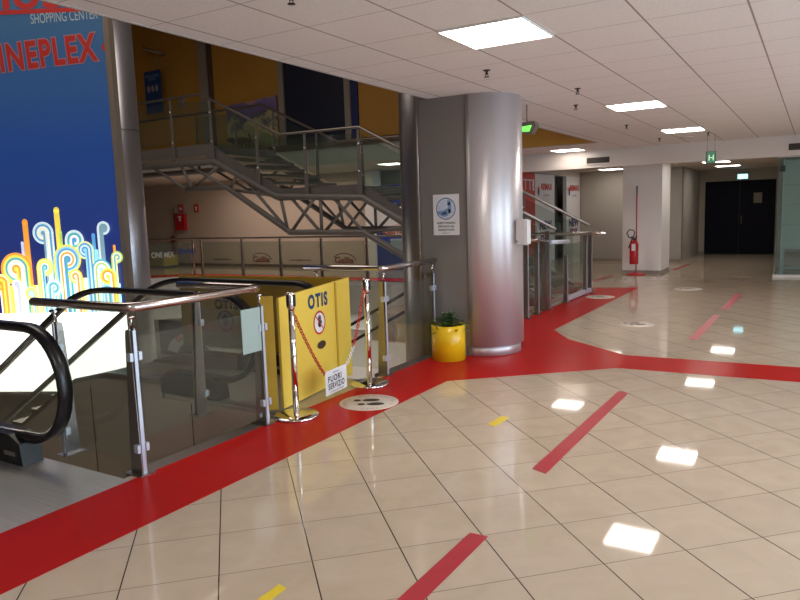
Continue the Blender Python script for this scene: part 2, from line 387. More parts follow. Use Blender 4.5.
# lower level walls
struct('trim_9', MB().box(-14.9, -3.6, 13.17, 13.2, -1.15, -.01).prism([(-17.38, 10.38, -.01), (-14.9, 13.17, -.01), (-14.9, 13.17, -1.15), (-17.38, 10.38, -1.15)], (.03, -.03, 0)), M['white'])
struct('wall_lower', MB().box(-24, -3.0, 14.0, 14.2, -4.2, -.45), mat('lower_wall', (.60, .56, .52), .7))
struct('wall_lower', MB().box(-3.2, -3.0, -4, 14, -4.2, -.45), mat('lower_side_wall', (.50, .46, .40), .7))
struct('wall_left', MB().box(-24.2, -24, -4, 24, -4.2, 7), M['beige'])
struct('wall_rear', MB().box(-24, 5.2, -4.2, -4, -4.2, 7), M['beige'])
struct('wall_front', MB().box(-24, 5.2, 24, 24.2, 0, 7), M['beige'])
struct('wall_upper_side', MB().box(-3.6, -3.45, -4, 13.2, CZ+.32, 7), M['ochre'])
# right wall with windows
b = MB().box(5, 5.2, -4, -.7, 0, CZ).box(5, 5.2, 9.1, 24, 0, CZ).box(5, 5.2, -.7, 9.1, 0, .15).box(5, 5.2, -.7, 9.1, 2.65, CZ)
b.box(5, 5.2, 1.9, 2.9, .15, 2.65).box(5, 5.2, 5.5, 6.5, .15, 2.65); struct('wall_right', b, M['wallw'])
for i, y in enumerate((0.6, 4.2, 7.8)):
    wn = MB()
    for q in ((y-1.3, y-1.24), (y+1.24, y+1.3), (y-.03, y+.03)): wn.box(5.08, 5.14, q[0], q[1], .15, 2.65)
    wn.box(5.08, 5.14, y-1.3, y+1.3, .15, .21).box(5.08, 5.14, y-1.3, y+1.3, 2.59, 2.65)
    o = struct('window_%d' % (i+1), wn, M['steel_dk'])
    MB().quad((5.11, y-1.24, .21), (5.11, y+1.24, .21), (5.11, y+1.24, 2.59), (5.11, y-1.24, 2.59)).build('pane', M['pane'], o)
# entrance door at the end of the corridor
d = MB().box(-2.93, -1.05, 22.86, 22.92, 0, 2.17); d = struct('door_1', d, M['doorblue'])
MB().box(-2.0, -1.985, 22.85, 22.87, 0, 2.15).build('door_gap', M['black'], d)
o = MB().box(-1.62, -1.40, 22.84, 22.86, 1.50, 1.80).build('notice', mat('faded_notice', (.20, .18, .14), .6), d); part_label(o, 'faded paper notice')
MB().tube([(-1.93, 22.84, .9), (-1.93, 22.84, 1.15)], .015, 8).build('door_handle', M['steel_dk'], d)

# ------------------------------------------------------------------ floor markings
def flat(name, pts, m, z=.0015): 
    b = MB(); b.prism([(x, y, z) for x, y in pts], (0, 0, -.0012)); return b
b = flat('floor_band', [(-3.49, -3.9), (-2.92, -3.9), (-2.90, 1.5), (-2.86, 5.5), (-1.60, 6.62), (-.07, 6.68), (4.9, 6.74), (4.9, 7.3), (-.1, 7.29), (-1.66, 7.24),
   (-2.46, 7.88), (-2.83, 8.44), (-2.84, 13.4), (-3.9, 13.15), (-3.52, 13.0), (-3.49, 6.5)], M['red'])
tag(b.build('floor_band', M['red']), 'wide glossy red vinyl band along the glass railings and around the pillar', 'floor band')
b = flat('floor_band', [(-24, 13.9), (-14.3, 13.9), (-3.9, 14.0), (-3.9, 13.3), (-14.9, 13.25), (-16.8, 11.2), (-17.4, 11.2), (-17.0, 12.2), (-15.6, 13.7), (-24, 13.7)][1:9], M['red'])
tag(b.build('floor_band', M['red']), 'red vinyl band along the far side of the atrium', 'floor band')
dashes = [('nearest the camera, cut by the lower picture edge', [(-1.41, 1.2), (-1.31, 1.2), (-1.29, 2.87), (-1.385, 2.87)], 'tape_red'),
          ('second from the camera, in front of the crossing red band', [(-1.41, 3.79), (-1.31, 3.75), (-1.29, 5.75), (-1.38, 5.78)], 'tape_red'),
          ('just beyond the crossing red band', [(-1.22, 8.39), (-1.12, 8.36), (-1.10, 10.35), (-1.19, 10.35)], 'tape_red'),
          ('farthest of the row leading to the dark door', [(-1.16, 10.97), (-1.05, 10.95), (-1.04, 12.89), (-1.15, 12.88)], 'tape_red'),
          ('leaving the far tip of the red band', [(-4.03, 13.3), (-3.93, 13.3), (-3.85, 15.7), (-3.95, 15.7)], 'tape_red'),
          ('short one behind the white column with the extinguisher', [(-2.9, 17.2), (-2.8, 17.2), (-2.72, 19.0), (-2.82, 19.0)], 'tape_red')]
for t, p, m in dashes:
    tag(flat('', p, M[m]).build('floor_dash', M[m]), 'dark red tape dash, ' + t, 'tape', 'red tape dashes on the floor')
for t, p in (('at the lower edge of the picture', [(-1.90, 1.85), (-1.85, 1.83), (-1.85, 2.06), (-1.90, 2.07)]), ('in the middle of the tiled floor', [(-2.00, 4.47), (-1.93, 4.45), (-1.92, 4.70), (-1.99, 4.70)])):
    tag(flat('', p, M['tape_yellow']).build('tape_mark', M['tape_yellow']), 'small yellow tape mark ' + t, 'tape', 'yellow tape marks')
# round distancing stickers
def sticker():
    t = thing('floor_sticker', 'round white distancing sticker with black footprints on the red band near the yellow barrier', 'sticker', (0, 0, 0), 'footprint stickers')
    MB().lathe([(0, .0028), (.245, .0028), (.246, .0016)], seg=40).build('disc', M['sticker'], t)
    f = MB()
    for k in (-1, 1):
        f.disc((k*.060, .020*k+.035, .003), X_, Y_, .042, .001, ry=.072); f.disc((k*.060, .020*k-.082, .003), X_, Y_, .032, .001, ry=.030)
    f.build('footprints', M['brownp'], t, recalc=False)
    g = MB()
    s = 'MANTIENI LA DISTANZA '
    for i, ch in enumerate(s):
        a = R(205 - i*11.5); c = Vector((math.cos(a), math.sin(a), 0))*.185
        if ch != ' ': g.text(ch, c + Vector((0, 0, .0035)), (math.sin(a), -math.cos(a), 0), (math.cos(a), math.sin(a), 0), .026, .0004, .01)
    for i, ch in enumerate('DI SICUREZZA'):
        a = R(-125 + i*6.5); c = Vector((math.cos(a), math.sin(a), 0))*.215
        if ch != ' ': g.text(ch, c + Vector((0, 0, .0035)), (-math.sin(a), math.cos(a), 0), (-math.cos(a), -math.sin(a), 0), .02, .0004, .01)
    o = g.build('lettering', M['redprint'], t, recalc=False)
    return t
st = sticker(); st.location = (-3.12, 4.6, 0); st.rotation_euler = (0, 0, R(-59))
for loc, t in (((-2.0, 9.23, 0), 'on the beige tiles behind the crossing red band'), ((-3.15, 11.84, 0), 'on the far tip of the red band'), ((-1.97, 13.4, 0), 'on the far tiles towards the dark door')):
    c = copy_tree(st, loc, 'round white distancing sticker with footprints ' + t)

# ------------------------------------------------------------------ ceiling fittings
def panel_light(px, py, z, m, sy=.6):
    t = thing('ceiling_light', '', 'ceiling light', (px, py, z), 'square ceiling light panels')
    b = MB()
    for x0, x1, y0, y1 in ((-.30, .30, -sy/2, -sy/2+.012), (-.30, .30, sy/2-.012, sy/2), (-.30, -.288, -sy/2, sy/2), (.288, .30, -sy/2, sy/2)): b.box(px+x0, px+x1, py+y0, py+y1, z-.012, z-.001)
    b.build('frame', M['white'], t)
    MB().box(px-.288, px+.288, py-sy/2+.012, py+sy/2-.012, z-.008, z-.002).build('diffuser', m, t)
    return t
pl = [((-1.9, 4.5, CZ), 'nearest and largest, above the tiled floor'), ((-1.9, 8.72, CZ), 'second along the corridor, beyond the pillar'), ((-1.9, 12.1, CZ), 'third along the corridor, before the cross beam'),
]
base = panel_light(0, 0, 0, M['lamp'])
for i, (p, t) in enumerate(pl):
    o = base if i == 0 else copy_tree(base, p)
    o.location = p; o['label'] = 'bright square ceiling panel light, ' + t
for p, t in (((-1.9, .3, CZ), 'x'), ((1.7, 1.5, CZ), 'x'), ((1.7, 4.5, CZ), 'x'), ((1.7, 8.7, CZ), 'x'), ((1.7, 12.1, CZ), 'x')):
    o = copy_tree(base, p); o['label'] = 'square ceiling panel light over the right side of the hall'
farb = panel_light(0, 0, 0, M['lamp_far'], .6)
for i, (p, t) in enumerate((((-2.15, 16.6, 2.52), 'first of three beyond the cross beam'), ((-2.12, 18.3, 2.52), 'middle of three beyond the cross beam'), ((-2.1, 20.6, 2.52), 'last of three, before the dark door'), ((-4.75, 18.9, 2.52), 'left of the white column, over the agency windows'), ((-4.5, 14.35, CZ), 'beside the silver pillar, before the cross beam'), ((-8.85, 14.45, CZ), 'on the gallery ceiling, seen through the stair glass'))):
    o = farb if i == 0 else copy_tree(farb, p)
    o.location = p; o['label'] = 'small far ceiling panel light, ' + t
# sprinklers
sp = thing('sprinkler', '', 'sprinkler', (0, 0, 0), 'sprinkler heads')
MB().lathe([(.032, 0), (.030, -.006), (.012, -.008), (.010, -.03), (.014, -.032), (.014, -.036), (0, -.037)], seg=16).build('rose', M['sprink'], sp)
MB().lathe([(.0, -.058), (.022, -.058), (.022, -.055), (0, -.054)], seg=14).tube([(-.012, 0, -.03), (-.012, 0, -.055)], .003, 6).tube([(.012, 0, -.03), (.012, 0, -.055)], .003, 6).build('deflector', M['sprink'], sp)
spl = [((-2.45, 3.02), 'at the upper edge of the picture'), ((-2.46, 5.6), 'above the pillar, nearest to it'), ((-2.11, 7.05), 'right of the pillar, right one of a pair'), ((-2.46, 8.15), 'right of the pillar, left one of a pair'),
       ((-2.47, 10.7), 'between the second and third ceiling lights'), ((-2.49, 13.3), 'just before the cross beam'), ((-1.63, 12.9), 'near the hanging exit sign')]
for i, ((x, y), t) in enumerate(spl):
    o = sp if i == 0 else copy_tree(sp, (x, y, CZ))
    o.location = (x, y, CZ); o['label'] = 'small bronze sprinkler head on the ceiling, ' + t
o = MB().lathe([(0, -.05), (.03, -.05), (.055, -.02), (.06, 0)], seg=20).build('smoke_detector', M['white']); o.location = (-2.9, 17.5, 2.52)
tag(o, 'small round smoke detector on the low corridor ceiling', 'smoke detector')
o = MB().lathe([(0, -.02), (.10, -.02), (.12, 0)], seg=24).build('ceiling_vent', M['fascia']); o.location = (-2.05, 13.4, CZ); tag(o, 'flat round ceiling vent before the cross beam', 'vent')
# grilles in the beam
def vent(x0, x1, z0, z1, label):
    t = thing('air_vent', label, 'vent', ((x0+x1)/2, 14.8, z0), 'air vents in the beam')
    MB().box(x0, x1, 14.79, 14.80, z0, z1).build('backing', M['grille'], t)
    b = MB().box(x0-.02, x1+.02, 14.775, 14.80, z0-.02, z0).box(x0-.02, x1+.02, 14.775, 14.80, z1, z1+.02).box(x0-.02, x0, 14.775, 14.8, z0, z1).box(x1, x1+.02, 14.775, 14.8, z0, z1)
    b.build('frame', M['fascia'], t)
    for i in range(3): MB().box(x0, x1, 14.78, 14.795, z0+.02+i*.035, z0+.026+i*.035).build('slat', M['brown'], t)
vent(-4.23, -3.75, 2.45, 2.57, 'black air vent in the beam left of the white column')
vent(-.50, 0.0, 2.46, 2.58, 'black air vent in the beam above the green glass booth')
# exit signs
t = thing('exit_sign', 'green exit sign hanging on two wires before the cross beam', 'exit sign', (-1.62, 13.3, 2.22))
MB().box(-1.71, -1.55, 13.27, 13.33, 2.23, 2.44).build('housing', mat('dark_green_housing', (.02, .05, .035), .4), t)
MB().box(-1.685, -1.555, 13.262, 13.27, 2.24, 2.43).build('face', M['exit_dim'], t)
b = MB(); b.text('H', (-1.62, 13.26, 2.28), X_, Z_, .10, .002, .01)
part_label(b.build('pictogram', mat('pale_green', (.45, .75, .5), .5, emit=.4), t, recalc=False), 'pale green pictogram')
for x in (-1.69, -1.57): MB().tube([(x, 13.29, 2.44), (x, 13.29, CZ)], .003, 6).build('wire', M['steel_dk'], t)
t = thing('exit_sign', 'small bright lit exit sign over the dark blue door', 'exit sign', (-1.92, 22.85, 2.2))
MB().box(-2.06, -1.78, 22.80, 22.88, 2.21, 2.36).build('housing', M['white'], t); MB().box(-2.05, -1.79, 22.79, 22.80, 2.22, 2.35).build('face', M['exit_on'], t)
g = atY(528, 128, 7.7)
t = thing('exit_lamp', 'tilted green emergency exit lamp behind the top of the silver pillar', 'exit sign', (g.x, 7.7, g.z))
MB().prism([(g.x-.09, 7.66, g.z+.06), (g.x+.08, 7.66, g.z+.07), (g.x+.11, 7.66, g.z+.02), (g.x+.05, 7.66, g.z-.07), (g.x-.09, 7.66, g.z-.05)], (0, .12, 0)).build('housing', M['steel_dk'], t)
MB().prism([(g.x-.06, 7.65, g.z+.015), (g.x+.06, 7.65, g.z+.025), (g.x+.03, 7.65, g.z-.045), (g.x-.06, 7.65, g.z-.04)], (0, .012, 0)).build('face', M['exit_green'], t)
MB().tube([(g.x-.02, 7.72, g.z+.05), (g.x-.02, 7.72, CZ)], .008, 6).build('hanger', M['steel_dk'], t)

# ------------------------------------------------------------------ big pillar
def stadium(xa, xb, yc, r, n=14):
    pts = [(xb + r*math.cos(a), yc + r*math.sin(a)) for a in [R(-90 + 180*i/n) for i in range(n+1)]]
    pts += [(xa + r*math.cos(a), yc + r*math.sin(a)) for a in [R(90 + 180*i/n) for i in range(n+1)]]
    return pts
t = thing('pillar', 'large silver clad pillar with rounded ends beside the yellow planter', 'pillar', (-3.4, 7.0, 0))
def loft(pts, z0, z1, smooth=True):
    b = MB(); b.prism([(x, y, z0) for x, y in pts], (0, 0, z1-z0))
    for f in b.bm.faces:
        if len(f.verts) == 4: f.smooth = smooth
    return b
# half round aluminium end towards the corridor
N = 28; rr = .42
_n = M['column'].node_tree.nodes; _t = _n.new('ShaderNodeTangent'); _t.direction_type = 'RADIAL'; _t.axis = 'Z'
_p = _n['Principled BSDF']; M['column'].node_tree.links.new(_t.outputs[0], _p.inputs['Tangent']); _p.inputs['Anisotropic'].default_value = .8; _p.inputs['Anisotropic Rotation'].default_value = .25; _p.inputs['Metallic'].default_value = .62
arc = [(-3.13 + rr*math.cos(a), 6.99 + rr*math.sin(a)) for a in [R(-90 + 180*i/N) for i in range(N+1)]]
arc_in = [(-3.13 + (rr-.03)*math.cos(a), 6.99 + (rr-.03)*math.sin(a)) for a in [R(90 - 180*i/N) for i in range(N+1)]]
loft(arc + arc_in, .11, CZ).build('round_cladding', M['column'], t)
base_o = [(-3.13 + (rr-.03)*math.cos(a), 6.99 + (rr-.03)*math.sin(a)) for a in [R(-90 + 180*i/N) for i in range(N+1)]]
loft(base_o, 0.002, .11).build('plinth', M['column'], t)
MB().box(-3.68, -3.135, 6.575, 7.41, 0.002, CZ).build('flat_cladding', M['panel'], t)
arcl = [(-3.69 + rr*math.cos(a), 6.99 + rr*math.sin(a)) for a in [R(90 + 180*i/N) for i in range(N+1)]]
loft(arcl, -4.2, 6.9).build('rear_round_cladding', brushed('shaded_cladding', (.30, .275, .265), .3, 'Z', .85), t)  # darker than the corridor end: shade of the receding curve is in the colour
b = MB()
for x in (-3.685, -3.135): b.box(x-.006, x+.004, 6.566, 6.58, 0.002, CZ)
for z in (.45, 1.75, 2.6): b.disc((-3.15, 6.566, z), X_, Z_, .006, .001)
b.build('joint_strip', M['steel_dk'], t)
# poster on pillar
pc = Vector((-3.325, 6.57, 1.51)); pw, ph = .30, .44
a, c2 = atY(433, 195, 6.57), atY(459.5, 235, 6.57)
pc = (a+c2)/2; pw = c2.x-a.x; ph = a.z-c2.z
t = thing('wall_poster', 'small white hygiene notice with blue circle on the grey pillar cladding', 'poster', (pc.x, 6.57, pc.z-ph/2))
MB().box(pc.x-pw/2, pc.x+pw/2, 6.565, 6.573, pc.z-ph/2, pc.z+ph/2).build('sheet', M['paper'], t)
b = MB(); yy = 6.5645
b.disc((pc.x, yy, pc.z+ph*.15), X_, Z_, pw*.38, .0005, mi=0, r_in=pw*.35)
b.disc((pc.x, yy, pc.z+ph*.15), X_, Z_, pw*.34, .0003, mi=1)
hc = Vector((pc.x, yy, pc.z+ph*.13))
for i, (dx, dz, rx, rz) in enumerate(((-.05, -.03, .055, .022), (-.02, -.055, .045, .02), (.045, .02, .022, .06), (.02, -.02, .04, .03), (.035, .07, .018, .03))): b.disc(hc + Vector((dx, 0, dz)), X_, Z_, rx, .0012, mi=2, ry=rz)
b.build('hand_pictogram', [M['blueprint'], mat('pale_blue', (.55, .62, .74), .5), mat('mid_blue', (.22, .34, .55), .5)], t, recalc=False)
b = MB()
for k, s in enumerate(('QUESTO PRESIDIO', 'DISPONE DI GEL', 'DISINFETTANTE')): b.text(s, (pc.x, yy, pc.z-ph*(.22+.085*k)), X_, Z_, .020, .0008, .015, sx=.95)
b.text('prima di entrare', (pc.x, yy, pc.z-ph*.455), X_, Z_, .010, .0008, 0)
b.build('lettering', M['black'], t, recalc=False)
# dispenser box on pillar
a, c2 = atX(517, 219, -2.70), atX(530, 243, -2.70)
t = thing('soap_dispenser', 'white wall box fixed to the right side of the silver pillar', 'dispenser', (-2.70, 7.0, 1.15))
MB().box(-2.715, -2.60, 6.86, 6.99, 1.17, 1.44, .012).build('body', mat('dispenser_white', (.66, .62, .62), .35), t)
MB().box(-2.60, -2.59, 6.87, 6.98, 1.18, 1.43).build('cover', M['white'], t)
MB().box(-2.70, -2.69, 6.853, 6.862, 1.20, 1.22).build('sensor', M['black'], t)
b = MB(); b.disc((-2.589, 6.96, 1.41), Y_, Z_, .006, .002); b.build('indicator', M['black'], t, recalc=False)

# planter
t = thing('planter', 'glossy yellow cylindrical planter at the foot of the pillar', 'planter', (-3.28, 6.37, 0))
MB().lathe([(.168, 0), (.170, .004), (.170, .012), (.178, .014), (.178, .37), (.172, .372), (.168, .366), (.165, .33), (0, .33)], (-3.28, 6.37, 0), 48).build('pot', M['pot'], t)
MB().lathe([(.164, .325), (.10, .345), (0, .35)], (-3.28, 6.37, 0), 24).build('soil', M['soil'], t)
pt = thing('potted_plant', 'low trailing green plant growing in the yellow planter', 'plant', (-3.28, 6.37, .345))
b = MB(); st_ = MB()
for i in range(190):
    a = random.uniform(0, 2*math.pi); rad = abs(random.gauss(0, .10)); rad = min(rad, .205)
    z = .345 + .115*math.exp(-(rad/.12)**2)*random.uniform(.2, 1.2) + random.uniform(0, .035) - max(0, rad-.17)*.9
    c = Vector((-3.28 + rad*math.cos(a), 6.37 + rad*math.sin(a), z))
    if c.y > 6.53: c.y = 6.53
    if rad < .165 and random.random() < .4: st_.tube([(-3.28+rad*.5*math.cos(a), 6.37+rad*.5*math.sin(a), .34), c], .0018, 5)
    L = random.uniform(.035, .06); W = L*.36
    d = Vector((math.cos(a+random.uniform(-1, 1)), math.sin(a+random.uniform(-1, 1)), random.uniform(-.6, .7))).normalized(); s = d.cross(Z_).normalized()*W; n = s.cross(d).normalized()*W*.25
    if (c+d*L).y > 6.555: d.y = -abs(d.y)
    mi = 0 if random.random() < .8 else 1
    P = [c, c+d*L*.3+s*.9+n, c+d*L*.7+s*.7+n, c+d*L, c+d*L*.7-s*.7+n, c+d*L*.3-s*.9+n]; q = c+d*L*.5-n
    vsx = [b.bm.verts.new(p) for p in P]; cv = b.bm.verts.new(q)
    for k in range(6): f = b.bm.faces.new((vsx[k], vsx[(k+1) % 6], cv)); f.material_index = mi; f.smooth = True
b.build('foliage', [M['leaf'], M['leaf2']], pt, recalc=False); st_.build('stems', M['leaf'], pt)

# ------------------------------------------------------------------ glass railings
def fin_post(x, y, z, rail, along, inner, parent, h=1.0, plate=True):
    """two flat steel fins; along = unit vector of the glass line, inner = unit vector away from the walking side"""
    b = MB(); A = Vector(along); I = Vector(inner); c = Vector((x, y, z))
    for k in (-1, 1):
        o = c + A*k*.016
        pr = [o - I*.012 + Z_*.006, o + I*.088 + Z_*.006, o + I*.085 + Z_*.10, o + I*.045 + Z_*(h-.14), o + I*.040 + Z_*(h-.10), o + I*.002 + Z_*(h-.09), o - I*.012 + Z_*.10]
        b.prism([p - A*.005 for p in pr], A*.010)
    p = b.build('post', M['post'], parent)
    e = MB(); o = c - I*.016; e.prism([o - A*.012 + Z_*.006, o + A*.012 + Z_*.006, o + A*.011 + Z_*(h-.10), o - A*.011 + Z_*(h-.10)], I*.005); e.build('edge_strip', M['postside'], p)
    if plate:
        q = MB(); o = c + I*.03; q.prism([o - A*.055 - I*.075 + Z_*.0025, o + A*.055 - I*.075 + Z_*.0025, o + A*.055 + I*.085 + Z_*.0025, o - A*.055 + I*.085 + Z_*.0025], (0, 0, .007)); q.build('base_plate', M['post'], p)
    s = MB(); s.tube([c + I*.015 + Z_*(h-.10), c + Z_*(h-.01)], .008, 8).tube([c - A*.028 - I*.004 + Z_*(h-.02), c + A*.028 - I*.004 + Z_*(h-.02)], .011, 8); s.build('rail_bracket', M['steel'], p)
    for zz in (.17, h-.26):
        for sd in (-1, 1): k = MB(); o = c + A*sd*.032 + Z_*zz; k.prism([o - A*.011 - I*.018 - Z_*.025, o + A*.011 - I*.018 - Z_*.025, o + A*.011 - I*.018 + Z_*.025, o - A*.011 - I*.018 + Z_*.025], I*.036); k.build('glass_clamp', M['postside'], p)
def pane(p0, p1, z0, z1, parent, m, th=.010):
    p0 = Vector((*p0, 0)); p1 = Vector((*p1, 0)); d = (p1-p0).normalized(); n = Vector((-d.y, d.x, 0))
    return MB().prism([p0 - n*th/2 + Z_*z0, p1 - n*th/2 + Z_*z0, p1 - n*th/2 + Z_*z1, p0 - n*th/2 + Z_*z1], n*th).build('glass_panel', m, parent)
# railing between the two escalators
t = thing('glass_railing', 'steel and glass railing with tubular handrail between the two escalators', 'railing', (-3.5, 3.2, 0))
MB().tube([(-4.50, 2.66, 1.035), (-4.0, 2.66, 1.035), (-3.56, 2.66, 1.035), (-3.515, 2.675, 1.035), (-3.50, 2.72, 1.035), (-3.50, 3.2, 1.035), (-3.50, 3.72, 1.035), (-3.515, 3.765, 1.035), (-3.56, 3.78, 1.035), (-4.0, 3.78, 1.035), (-4.36, 3.78, 1.035)], .029, 14).build('handrail', M['steel'], t)
fin_post(-3.5, 2.66, 0, 1.03, Y_, -X_, t, 1.0); fin_post(-3.5, 3.78, 0, 1.03, Y_, -X_, t, 1.0)
fin_post(-4.28, 2.66, 0, 1.03, X_, Y_, t, 1.0); fin_post(-4.16, 3.78, 0, 1.03, X_, -Y_, t, 1.0)
pane((-3.5, 2.70), (-3.5, 3.74), .07, .86, t, M['glass']); pane((-3.55, 2.66), (-4.24, 2.66), .07, .86, t, M['glass']); pane((-3.55, 3.78), (-4.12, 3.78), .07, .86, t, M['glass'])
# railing between the second escalator and the pillar
t = thing('glass_railing', 'steel and glass railing from the yellow barrier to the silver pillar', 'railing', (-3.5, 6.0, 0))
MB().tube([(-4.45, 5.49, 1.03), (-4.0, 5.49, 1.03), (-3.56, 5.49, 1.03), (-3.515, 5.505, 1.03), (-3.50, 5.55, 1.03), (-3.50, 6.0, 1.03), (-3.50, 6.52, 1.03)], .027, 14).build('handrail', M['steel'], t)
fin_post(-3.5, 5.49, 0, 1.03, Y_, -X_, t, 1.0); fin_post(-3.5, 6.46, 0, 1.03, Y_, -X_, t, 1.0, False); fin_post(-4.3, 5.49, 0, 1.03, X_, Y_, t, 1.0)
pane((-3.5, 5.53), (-3.5, 6.42), .05, .86, t, M['glass']); pane((-3.55, 5.49), (-4.26, 5.49), .05, .86, t, M['glass'])
# kerb strips under the railings
struct('trim_6', MB().box(-3.62, -3.49, 2.62, 3.82, -.45, .002), M['steel_dk'])
struct('trim_7', MB().box(-3.62, -3.49, 5.45, 6.55, -.45, .002), M['steel_dk'])
# paper notice taped on the glass
a, c2 = atX(240.5, 310.5, -3.49), atX(262, 350, -3.49)
tag(MB().box(-3.492, -3.489, a.y, c2.y, c2.z, a.z).build('paper_notice', M['greypaper']), 'pale sheet of paper taped on the railing glass beside the yellow barrier', 'notice')

# ------------------------------------------------------------------ escalators
SL = R(31)
def escalator(ya, yb, label, xf=-3.49):
    """ya, yb: handrail lines; travels towards -X and down"""
    t = thing('escalator', label, 'escalator', (-4.3, (ya+yb)/2, 0))
    LEN = 6.6; x0 = -6.15; cx, cz, r = -4.27, .545, .385
    dx, dz = -math.cos(SL)*LEN, -math.sin(SL)*LEN
    lo, hi = min(ya, yb), max(ya, yb)
    o = MB().box(xf, -4.95, lo-.10, hi+.10, -.03, .002).build('landing_plate', M['landing'], t); part_label(o, 'ribbed grey steel landing plate')
    MB().box(-4.95, -5.08, lo+.06, hi-.06, -.03, .006).build('comb_plate', mat('comb_grey', (.30, .29, .27), .4, .6), t)
    def path(off):  # outer loop, offset inward by off
        P = [(-4.75, .165+off*.6)] + [(cx + (r-off)*math.cos(a), cz + (r-off)*math.sin(a)) for a in [R(-92 + i*182/18) for i in range(19)]]
        P += [(-5.2, cz+r-off)]
        for i in range(9):
            q = i/8; an = SL*q; P.append((x0+.35 - .9*math.sin(an)/math.sin(SL)*.78, cz+r-off - .9*(1-math.cos(an))*1.55))
        e = P[-1]; P.append((e[0]+dx, e[1]+dz)); return P
    P = path(.02); e = P[-2]
    for y in (ya, yb):
        o = MB().ribbon(P, y, .085, .042).build('handrail', M['rubber'], t); part_label(o, 'black rubber handrail')
        G = path(.045); g2 = [(p[0], max(.12, p[1]-.74)) for p in G[20:]]
        g2 = [(p[0], min(.12, G[20+i][1]-.78)) for i, p in enumerate(g2)]
        poly = [(-4.70, .19)] + G[1:] + g2[::-1]
        b = MB(); vs_ = [(p[0], y-.005, p[1]) for p in poly]; b.prism(vs_, (0, .01, 0)); b.build('balustrade_glass', M['esc_glass'], t)
        # rail guide inside the handrail
        MB().ribbon(path(.048), y, .03, .012).build('rail_guide', M['steel'], t)
        # newel skirt
        b = MB(); b.prism([(-4.32, y-.07, .004), (-4.34, y-.07, .15), (-4.45, y-.07, .20), (-4.95, y-.07, .20), (-5.05, y-.07, .12), (-5.05, y-.07, .004)], (0, .14, 0))
        o = b.build('newel_skirt', M['blackpl'], t)
        MB().box(-4.52, -4.40, y-.074, y-.07, .06, .09).build('nameplate', M['steel'], o)
        # decks and cladding
        out = -1 if y == lo else 1
        D = [(-5.0, .13), (-5.75, .13), (-6.25, .02), (-6.6, -.17)]; D.append((D[-1][0]+dx, D[-1][1]+dz))
        b = MB()
        y0, y1 = y-.11, y+.11
        top = [(p[0], p[1]) for p in D]; bot = [(p[0], p[1]-.05) for p in D]
        b.prism([(p[0], y0, p[1]) for p in top + bot[::-1]], (0, y1-y0, 0)); b.build('deck', M['deck'], t)
        yo = y + out*.11
        b = MB(); cl = [(-3.62, -.03), (-5.0, -.03), (-5.0, .09), (-5.75, .09), (-6.25, -.02), (-6.6, -.21), (-6.6+dx, -.21+dz), (-6.6+dx, -.95+dz), (-6.5, -1.02), (-3.62, -1.02)]
        b.prism([(p[0], yo - (.015 if out > 0 else 0), p[1]) for p in cl], (0, .015, 0))
        o = b.build('side_cladding', M['clad'], t)
        for xj in (-4.6, -6.0): MB().box(xj, xj-.012, yo + out*.001, yo + out*.003, -1.0, -.04).build('cladding_joint', M['brown'], o)
        b = MB(); yi = y - out*.11; b.prism([(p[0], yi-.004, p[1]) for p in ((-5.0, .10), (-5.75, .10), (-6.25, -.01), (-6.6, -.20), (-6.6+dx, -.20+dz), (-6.6+dx, -.55+dz), (-6.5, -.50), (-5.7, -.2), (-5.0, -.2))], (0, .008, 0)); b.build('skirt_panel', M['steel_dk'], t)
    # steps
    x, z = -5.08, -.005
    for i in range(15):
        x1 = x-.40; b = MB().box(x-.003, x1, lo+.12, hi-.12, z-.04, z)
        nz = z - (0 if i < 2 else .09 if i == 2 else .20 if i < 14 else .1)
        b.box(x1+.02, x1, lo+.12, hi-.12, nz, z-.04); b.build('step', M['steel_dk'], t)
        x, z = x1, nz
    return t
escalator(2.45, 1.35, 'escalator with black handrail at the left edge, open landing plate')
escalator(4.15, 5.12, 'second escalator behind the yellow barrier, going down beside the big sign')
MB_ = MB().prism([(-3.62, 1.1, -.03), (-3.62, 1.24, -.03), (-3.62, 1.24, -.45), (-3.62, 1.1, -.45)], (.05, 0, 0)); struct('trim_8', MB_, M['steel_dk'])

# ------------------------------------------------------------------ yellow barrier
t = thing('safety_barrier', 'yellow folding barrier closing the second escalator', 'barrier', (-3.7, 4.7, 0))
p0, p1 = Vector((-3.62, 4.12, 0)), Vector((-3.80, 5.34, 0)); d = (p1-p0).normalized(); n = Vector((d.y, -d.x, 0))
def board(a, c, z0, z1a, z1c, th, m, name):
    d = (c-a).normalized(); n = Vector((-d.y, d.x, 0))
    b = MB(); b.prism([a + Z_*z0, c + Z_*z0, c + Z_*z1c, a + Z_*z1a], n*th); return b.build(name, m, t)
fp = board(p0, p1, .012, .91, .955, .022, M['yellow'], 'front_panel')
crease = MB()
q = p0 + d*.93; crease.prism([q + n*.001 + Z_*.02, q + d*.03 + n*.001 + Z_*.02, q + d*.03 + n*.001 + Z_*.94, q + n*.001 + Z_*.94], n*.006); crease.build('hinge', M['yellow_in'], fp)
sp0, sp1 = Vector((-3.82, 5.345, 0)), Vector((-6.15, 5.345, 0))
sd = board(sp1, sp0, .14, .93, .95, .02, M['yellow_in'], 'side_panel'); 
nn = board(Vector((-3.66, 4.10, 0)), Vector((-3.74, 4.03, 0)), .012, .93, .93, .02, M['yellow_in'], 'end_panel')
